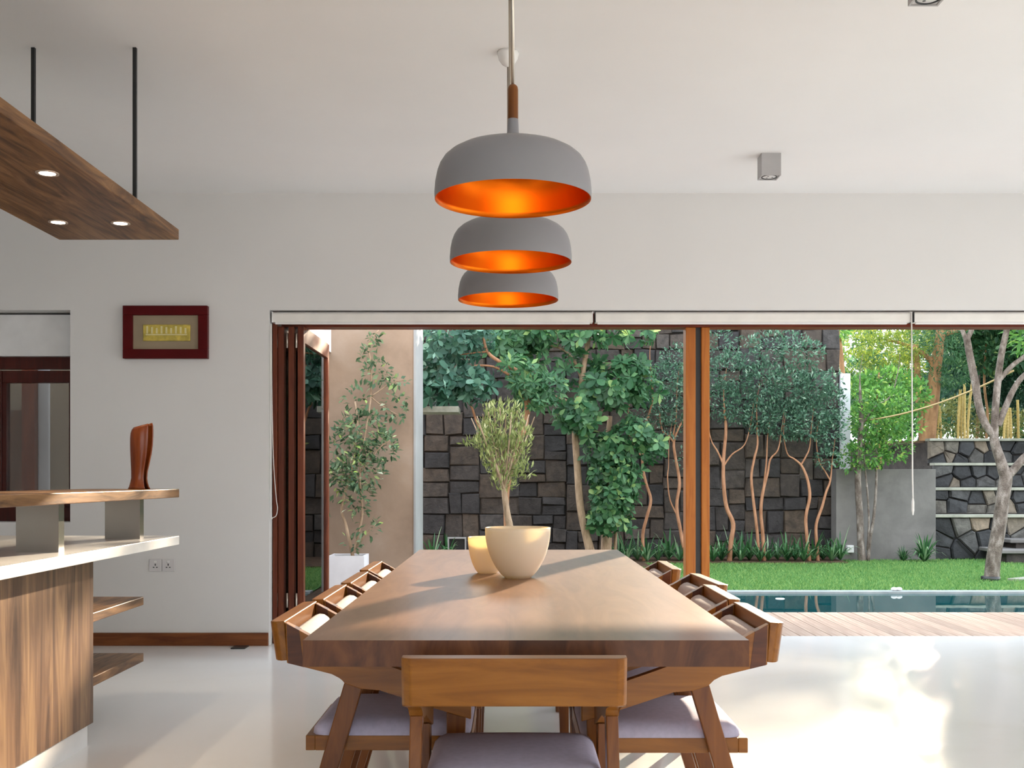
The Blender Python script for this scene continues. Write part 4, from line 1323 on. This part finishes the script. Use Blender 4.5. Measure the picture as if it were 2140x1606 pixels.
thin_tree('slender zigzag tree left of the timber post', [
    [(1346, by, 5), (1343, 1120, 4.2), (1352, 1080, 4), (1360, 1045, 3.8), (1350, 1010, 3.5), (1342, 965, 3.2), (1345, 900, 3), (1357, 865, 2.8), (1364, 830, 2.4), (1360, 780, 2)],
    [(1342, 960, 2), (1330, 935, 1.6), (1318, 920, 1.2)]],
    [B(1355, 860, 30, 30, D), B(1350, 800, 40, 35, D), B(1380, 850, 35, 40, D), B(1400, 790, 38, 40, D), B(1345, 910, 26, 20, D, None, .5)], 900)
thin_tree('red-barked forked tree just left of the timber post', [
    [(1434, by, 5), (1424, 1120, 4.6), (1414, 1060, 4.2), (1420, 1010, 4), (1412, 960, 3.6), (1408, 925, 3.4), (1418, 895, 2.6), (1432, 870, 2)],
    [(1408, 925, 2.6), (1396, 910, 2), (1384, 900, 1.5)], [(1406, 915, 2), (1412, 880, 1.6), (1414, 850, 1.2)],
    [(1414, 1075, 2.2), (1400, 1045, 1.8), (1395, 1000, 1.6), (1397, 975, 1.2)]],
    [B(1410, 840, 45, 50, D), B(1415, 760, 40, 45, D), B(1440, 800, 30, 80, D), B(1400, 900, 30, 18, D, None, .6), B(1425, 960, 14, 24, D, None, .5)], 1300)
thin_tree('thickest slender tree just right of the timber post', [
    [(1524, by, 7), (1528, 1130, 6), (1532, 1095, 5.6), (1518, 1060, 5.2), (1512, 1010, 4.8), (1512, 960, 4.4), (1517, 900, 4), (1514, 860, 3)],
    [(1511, 970, 3), (1500, 945, 2.2), (1486, 920, 1.6)], [(1512, 975, 2.4), (1530, 950, 2), (1556, 930, 1.4)]],
    [B(1510, 840, 40, 40, D), B(1525, 780, 50, 40, D), B(1500, 720, 30, 40, D, None, .7), B(1545, 850, 40, 40, D), B(1560, 740, 40, 40, D, None, .7)], 1900)
thin_tree('slender straight tree, leftmost of a close pair right of the post', [
    [(1587, by, 4.4), (1582, 1110, 4), (1576, 1060, 3.8), (1570, 1000, 3.4), (1576, 960, 3), (1583, 930, 2.4), (1582, 890, 2)]],
    [B(1590, 870, 42, 36, D), B(1600, 800, 46, 45, D), B(1610, 720, 40, 40, D, None, .6)], 1700)
thin_tree('slender twin-stemmed tree, rightmost of a close pair right of the post', [
    [(1597, by, 5), (1594, 1120, 4.6), (1590, 1070, 4.2), (1594, 1030, 4), (1604, 990, 3), (1610, 960, 2.4), (1626, 940, 1.8)],
    [(1594, 1035, 2.8), (1598, 1000, 2.4), (1602, 960, 2)]],
    [B(1640, 880, 48, 40, D), B(1650, 810, 50, 45, D), B(1660, 730, 40, 40, D, None, .5)], 1900)
thin_tree('slender forked tree left of the white end pier', [
    [(1692, by, 5), (1686, 1120, 4.4), (1684, 1080, 4.2), (1692, 1040, 4), (1688, 1005, 3.6), (1676, 975, 3), (1660, 960, 2.2), (1645, 948, 1.6)],
    [(1674, 972, 2.6), (1684, 955, 2), (1692, 935, 1.6)]],
    [B(1690, 880, 48, 44, D), B(1700, 810, 44, 40, D), B(1690, 740, 36, 30, D, None, .4)], 1900)
thin_tree('slender bent tree close beside the white end pier', [
    [(1710, by, 4.4), (1706, 1130, 4), (1706, 1095, 3.8), (1718, 1060, 3.4), (1726, 1030, 3), (1735, 1005, 2.4)],
    [(1735, 1005, 2), (1724, 985, 1.6), (1712, 965, 1.2)]],
    [B(1735, 900, 30, 44, D), B(1740, 850, 26, 40, D), B(1730, 960, 30, 20, D, None, .6), B(1740, 800, 24, 30, D, None, .5)], 1100)

# lichen-spotted tree and its thin stems before the concrete wall
Dt = 15.0
thin_tree('brown spotted trunk with bright leaves before the grey concrete wall', [
    [(1802, CY + CAMZ * F / Dt, 11), (1799, 1140, 9), (1797, 1080, 8.5), (1793, 1010, 8), (1796, 940, 7), (1800, 880, 6), (1798, 830, 4)],
    [(1800, 890, 3), (1830, 850, 2.4), (1860, 830, 2)]],
    [B(1820, 880, 50, 40, Dt), B(1860, 880, 46, 44, Dt), B(1870, 930, 40, 36, Dt), B(1810, 950, 44, 34, Dt), B(1850, 840, 60, 30, Dt), B(1905, 890, 26, 20, Dt, None, .7), B(1775, 960, 26, 30, Dt, None, .6)], 2300, 'bright', 'bark', Dt, 0.075, 0.42, None, 'bright_leaf_tree')
thin_tree('thin dark sapling stems right of the spotted trunk', [
    [(1814, CY + CAMZ * F / Dt, 4.5), (1818, 1130, 4), (1826, 1080, 3.6), (1831, 1020, 3.2), (1832, 960, 2.6)],
    [(1813, 1150, 3), (1816, 1090, 2.6), (1812, 1020, 2.4), (1808, 980, 2)]],
    [B(1832, 950, 30, 26, Dt)], 260, 'bright', 'bark', Dt, 0.07, 0.42, None, 'sapling')

# big brown trunk with feathery yellow crown behind the concrete wall
Db = 17.6
t = plant('feathery_tree', 'thick brown trunk with yellow-green feathery crown behind the concrete wall', 'tree', (P(1940, 0, Db).x, Db, 1.1))
tubes('trunk', [px_path(s, Db) for s in (
    [(1935, 1008, 18), (1936, 950, 17), (1942, 880, 16), (1950, 820, 14), (1955, 770, 12), (1965, 700, 10), (1975, 620, 7)],
    [(1930, 950, 7), (1924, 880, 7), (1918, 800, 7), (1914, 720, 5)],
    [(1955, 765, 7), (1930, 740, 5), (1890, 720, 3.5), (1850, 710, 2)],
    [(1965, 700, 6), (2010, 690, 4), (2060, 680, 3)])], M['bark_brown'], t, 10)
bl = [B(1800, 715, 55, 30, Db, .5), B(1850, 735, 60, 40, Db, .5), B(1900, 715, 50, 36, Db, .5), B(1885, 770, 50, 24, Db, .4), B(1790, 760, 30, 24, Db, .4), B(1840, 690, 70, 25, Db, .5)]
p, q, nn = scatter(bl, 5200, -0.2, 0.6, .3)
foliage(t, p, q, nn, 0.07, 0.24, LM['yellow'])
bl = [B(1970, 720, 50, 45, Db, .5), B(1990, 780, 40, 30, Db, .4), B(1960, 690, 60, 30, Db, .5), B(1950, 790, 36, 20, Db, .3)]
p, q, nn = scatter(bl, 2600, -0.2, 0.6, .3)
foliage(t, p, q, nn, 0.08, 0.26, LM['mid'])

# orange thin trunk behind the stone wall's end
t = plant('orange_trunk_tree', 'thin orange-barked trunk rising behind the white end pier', 'tree', (P(1768, 0, 17.0).x, 17.0, 0.0))
tubes('trunk', [px_path(s, 17.0) for s in ([(1772, CY + CAMZ * F / 17, 7), (1770, 860, 6), (1762, 790, 5.5), (1755, 720, 5), (1745, 650, 4)],)], M['bark_brown'], t, 8)
p, q, nn = scatter([B(1745, 690, 30, 18, 17.0, .4), B(1730, 660, 50, 25, 17.0, .4)], 700, 0, .6)
foliage(t, p, q, nn, 0.1, 0.4, LM['bright'])

# grey-barked tree in the lawn at the right
Dg = F * CAMZ / (1216 - CY)
t = plant('lawn_tree', 'grey spotted branching tree standing in the lawn at the right', 'tree', P(2072, 1216, Dg))
tubes('trunk', [px_path(s, Dg, 5) for s in (
    [(2072, 1218, 16), (2076, 1170, 14.5), (2088, 1100, 14), (2096, 1040, 13.5), (2102, 1000, 13), (2098, 985, 12), (2090, 960, 10.5), (2080, 930, 9.5), (2076, 905, 9)],
    [(2100, 1000, 10), (2116, 985, 9), (2140, 958, 8.5), (2175, 930, 8)],
    [(2080, 915, 8.5), (2060, 888, 8), (2046, 850, 8), (2038, 800, 8), (2028, 750, 7.5), (2020, 705, 7)],
    [(2020, 712, 5), (2008, 680, 4.5), (2000, 630, 4)], [(2020, 712, 5.5), (2034, 680, 5), (2050, 620, 4)],
    [(2078, 915, 8), (2080, 860, 7.5), (2086, 790, 7), (2094, 735, 6.5), (2106, 680, 6), (2115, 620, 5)],
    [(2086, 890, 7), (2100, 855, 6.5), (2118, 815, 6), (2140, 785, 5.5), (2180, 760, 5)],
    [(2088, 795, 5.5), (2115, 765, 5), (2145, 742, 4.5), (2190, 700, 4)])], M['bark'], t, 10)
lathe('collar', [(0.10, 0.0), (0.10, 0.055), (0.085, 0.06)], (P(2070, 0, Dg).x, Dg, 0.0), M['black'], t, 16, True)
p, q, nn = scatter([B(2100, 600, 120, 60, Dg, .8), B(2180, 690, 60, 60, Dg, .5)], 1200, 0, .7)
foliage(t, p, q, nn, 0.12, 0.4, LM['bright'])

# rope tied between trees
ra, rb = P(1800, 880, 15.2), P(2118, 775, Dg + 0.12)
pts = []
for k in range(13):
    u = k / 12
    v = ra.lerp(rb, u)
    v.z -= 0.10 * 4 * u * (1 - u)
    pts.append(v)
tag(tubes('rope', [(pts, [0.011] * 13)], M['rope'], None, 6), 'tan rope strung between the spotted trunk and the lawn tree', 'rope')

# bamboo canes above the terraces
zg = zs[4] - 0.03
bi = 0
for (xa, dd, h, lab) in [(2002, 18.0, 0.85, ''), (2009, 18.15, 0.8, ''), (2016, 18.0, 0.95, ''), (2022, 18.2, 1.25, ''), (2098, 18.0, 0.5, ''), (2106, 18.2, 0.62, ''), (2113, 18.0, 0.55, ''), (2128, 18.3, 0.7, ''), (1958, 18.2, 0.5, ''), (1966, 18.3, 0.6, '')]:
    pos = ['first', 'second', 'third', 'fourth', 'fifth', 'sixth', 'seventh', 'eighth', 'ninth', 'tenth']
    order = [2, 3, 4, 5, 6, 7, 8, 9, 0, 1][bi]
    b0 = P(xa, 0, dd)
    pts, rads = [], []
    n = 12
    lean = random.uniform(-0.05, 0.12)
    for k in range(n + 1):
        u = k / n
        for dz, rr in ((0, 0.023), (0.012, 0.026), (0.024, 0.021)):
            pts.append((b0.x + lean * u * u * h, dd, zg + u * h + dz))
            rads.append(rr)
    o = tubes('bamboo_cane', [(pts, rads)], M['bamboo'], None, 8)
    tag(o, 'golden bamboo cane above the terraces, %s from the left' % pos[order], 'bamboo', 'golden bamboo canes')
    bi += 1

# trees and shrubs behind
def back_tree(lab, px, d, base_z, blobs, n, mat, L, Wr, bark='bark_brown', tr=4):
    b = P(px, 0, d)
    t = plant('background_tree', lab, 'tree', (b.x, d, base_z), 'trees behind the garden walls')
    yb = CY - (base_z - CAMZ) * F / d
    tubes('trunk', [px_path([(px, yb, tr), (px + 4, (yb + blobs[0][3]) / 2 if False else yb - 60, tr * .9), (px - 3, yb - 130, tr * .8), (px + 2, yb - 230, tr * .5)], d)], M[bark], t, 7)
    p, q, nn = scatter(blobs, n, 0.1, 0.7, .3)
    foliage(t, p, q, nn, L, Wr, LM[mat])
zu = zs[4] - 0.03
back_tree('bright lime shrubbery behind the spotted trunk', 1835, 17.0, 1.1, [B(1800, 830, 50, 40, 17, .5), B(1850, 800, 60, 30, 17, .5), B(1900, 830, 40, 40, 17, .5), B(1840, 880, 60, 40, 17, .5)], 2600, 'bright', 0.10, 0.45)
back_tree('broad green shrub left of the thick brown trunk', 1880, 18.6, 1.1, [B(1860, 840, 60, 50, 18.6, .6), B(1820, 780, 60, 40, 18.6, .6), B(1900, 900, 60, 60, 18.6, .6), B(1790, 880, 50, 60, 18.6, .6)], 2600, 'mid', 0.12, 0.5)
back_tree('dark palm-like thicket behind the lawn tree', 2040, 20.0, zu, [B(2000, 790, 60, 50, 20, .6), B(2050, 780, 60, 50, 20, .6), B(2100, 800, 60, 50, 20, .6), B(1990, 740, 60, 40, 20, .6), B(2140, 790, 50, 60, 20, .6), B(2060, 850, 90, 40, 20.4, .6)], 6000, 'dark', 0.17, 0.24)
back_tree('tall green tree behind the lawn tree top', 2080, 21.5, zu, [B(2010, 700, 70, 40, 21.5, .8), B(2080, 690, 70, 45, 21.5, .8), B(2140, 720, 70, 50, 21.5, .8), B(2200, 760, 60, 80, 21.5, .8), B(2060, 740, 60, 30, 21.5, .8)], 3800, 'mid', 0.14, 0.35)
back_tree('olive-green hedge tree far behind the feathery tree', 1900, 23.5, zu, [B(1780, 760, 60, 90, 23.5, .8), B(1860, 740, 70, 80, 23.5, .8), B(1940, 760, 70, 90, 23.5, .8), B(1900, 850, 120, 60, 23.5, .8)], 4200, 'mid', 0.16, 0.45)
back_tree('pale grey-green bushes above the highest terrace', 2050, 19.0, zu, [B(1975, 880, 30, 36, 19, .4), B(2040, 895, 40, 26, 19, .4), B(2080, 885, 30, 30, 19, .4), B(2120, 890, 40, 30, 19, .4), B(2000, 850, 30, 20, 19, .4)], 2200, 'olive', 0.085, 0.4, 'bark', 2)
back_tree('far green tree belt at the right edge', 2120, 24.5, zu, [B(1990, 830, 60, 80, 24.5, .8), B(2060, 830, 70, 80, 24.5, .8), B(2130, 840, 70, 80, 24.5, .8), B(2220, 800, 80, 130, 24.5, .8)], 7000, 'mid', 0.17, 0.45)

back_tree('dense crown filling the top right corner behind the lawn tree', 2060, 18.6, zu, [B(1985, 655, 55, 55, 18.6, .8), B(2060, 650, 70, 70, 18.6, .8), B(2150, 660, 70, 90, 18.6, .8), B(2230, 690, 70, 100, 18.6, .8), B(2020, 590, 60, 50, 18.6, .8), B(2110, 580, 90, 60, 18.6, .8), B(2080, 740, 90, 40, 18.6, .6), B(1985, 600, 45, 50, 18.6, .8), B(1990, 690, 40, 40, 18.6, .6)], 15000, 'mid', 0.13, 0.42, tr=3)  # visible foliage, thickened and raised out of view to keep sun off the floor
back_tree('tall dense tree at the right edge above the terraces', 2240, 19.5, zu, [B(2150, 650, 90, 80, 19.5, .9), B(2240, 640, 90, 90, 19.5, .9), B(2330, 660, 90, 100, 19.5, .9), B(2260, 740, 120, 70, 19.5, .9), B(2420, 650, 90, 140, 19.5, .9)], 7000, 'mid', 0.19, 0.5, tr=8)  # added to shade the right side of the floor, mostly out of view
back_tree('dense leafy tree right of the lawn tree beyond the steps', 2330, 16.0, 0.0, [B(2230, 700, 70, 90, 16, .8), B(2320, 700, 90, 110, 16, .8), B(2420, 720, 90, 110, 16, .8), B(2300, 840, 110, 70, 16, .8), B(2240, 600, 90, 60, 16, .8)], 6000, 'mid', 0.17, 0.5, tr=9)  # out of view, added only to cast shade on the floor

# strap-leaved plants along the bed
strap = leaf_mat('strap_leaf', [(0.0, (0.012, 0.055, 0.02)), (0.5, (0.045, 0.14, 0.05)), (0.85, (0.13, 0.27, 0.12)), (1.0, (0.30, 0.42, 0.26))], 0.4, 0.2)
def strap_mesh(seed, nb=26, L=0.42):
    r = np.random.default_rng(seed)
    V, Fq, tt = [], [], []
    for k in range(nb):
        an = r.uniform(0, 6.28)
        l = L * r.uniform(0.6, 1.15)
        out = r.uniform(0.25, 0.85)
        w_ = r.uniform(0.009, 0.014)
        dx, dy = math.cos(an), math.sin(an)
        o = len(V)
        tn = r.random()
        for j in range(5):
            u = j / 4
            rad = l * out * u
            zz = l * (u * (1.25 - out * 0.5) - u * u * u * out * 0.75)
            ww = w_ * (1 - u ** 3) + 0.001
            V += [(dx * rad - dy * ww, dy * rad + dx * ww, max(0.005, zz)), (dx * rad + dy * ww, dy * rad - dx * ww, max(0.005, zz))]
            tt += [tn, tn]
            if j:
                b_ = o + (j - 1) * 2
                Fq.append((b_, b_ + 1, b_ + 3, b_ + 2))
    me = bpy.data.meshes.new('strap_leaves')
    fast_mesh(me, np.array(V), np.array(Fq), np.array(tt))
    me.materials.append(strap)
    return me
sm = [strap_mesh(k) for k in range(4)]
spx = [905, 935, 1295, 1310, 1332, 1352, 1375, 1398, 1420, 1440, 1490, 1508, 1530, 1548, 1566, 1588, 1606, 1625, 1645, 1662, 1680, 1700, 1720, 1738, 1756]
words = ['first', 'second', 'third', 'fourth', 'fifth', 'sixth', 'seventh', 'eighth', 'ninth', 'tenth', 'eleventh', 'twelfth', 'thirteenth', 'fourteenth', 'fifteenth']
for i, xx in enumerate(spx):
    dd = 14.72 + 0.30 * ((i * 7) % 5) / 4
    q = P(xx, 0, dd)
    o = bpy.data.objects.new('strap_leaf_plant', sm[i % 4])
    COL.objects.link(o)
    o.location = (q.x, dd, 0.028)
    o.rotation_euler = (0, 0, i * 1.3)
    s = random.uniform(0.8, 1.15)
    o.scale = (s, s, s)
    if i < 2:
        lab = 'strap-leaved plant by the wall niche, %s of two' % ('left' if i == 0 else 'right')
    elif xx < 1445:
        lab = 'strap-leaved plant left of the timber post, %s from the left' % words[i - 2]
    else:
        lab = 'strap-leaved plant right of the timber post, %s from the post' % words[i - 10]
    tag(o, lab, 'plant', 'strap-leaved plants along the stone wall')
for xx, dd, sc, lab in ((1932, 14.9, 1.0, 'bushy fern at the right foot of the grey concrete wall'), (1888, 15.0, 0.55, 'small fern at the middle foot of the grey concrete wall')):
    q = P(xx, 0, dd)
    o = bpy.data.objects.new('fern', strap_mesh(int(xx), 90, 0.40))
    COL.objects.link(o)
    o.location = (q.x, dd, 0.0)
    o.scale = (sc, sc, sc * 1.1)
    tag(o, lab, 'fern', 'ferns by the concrete wall')
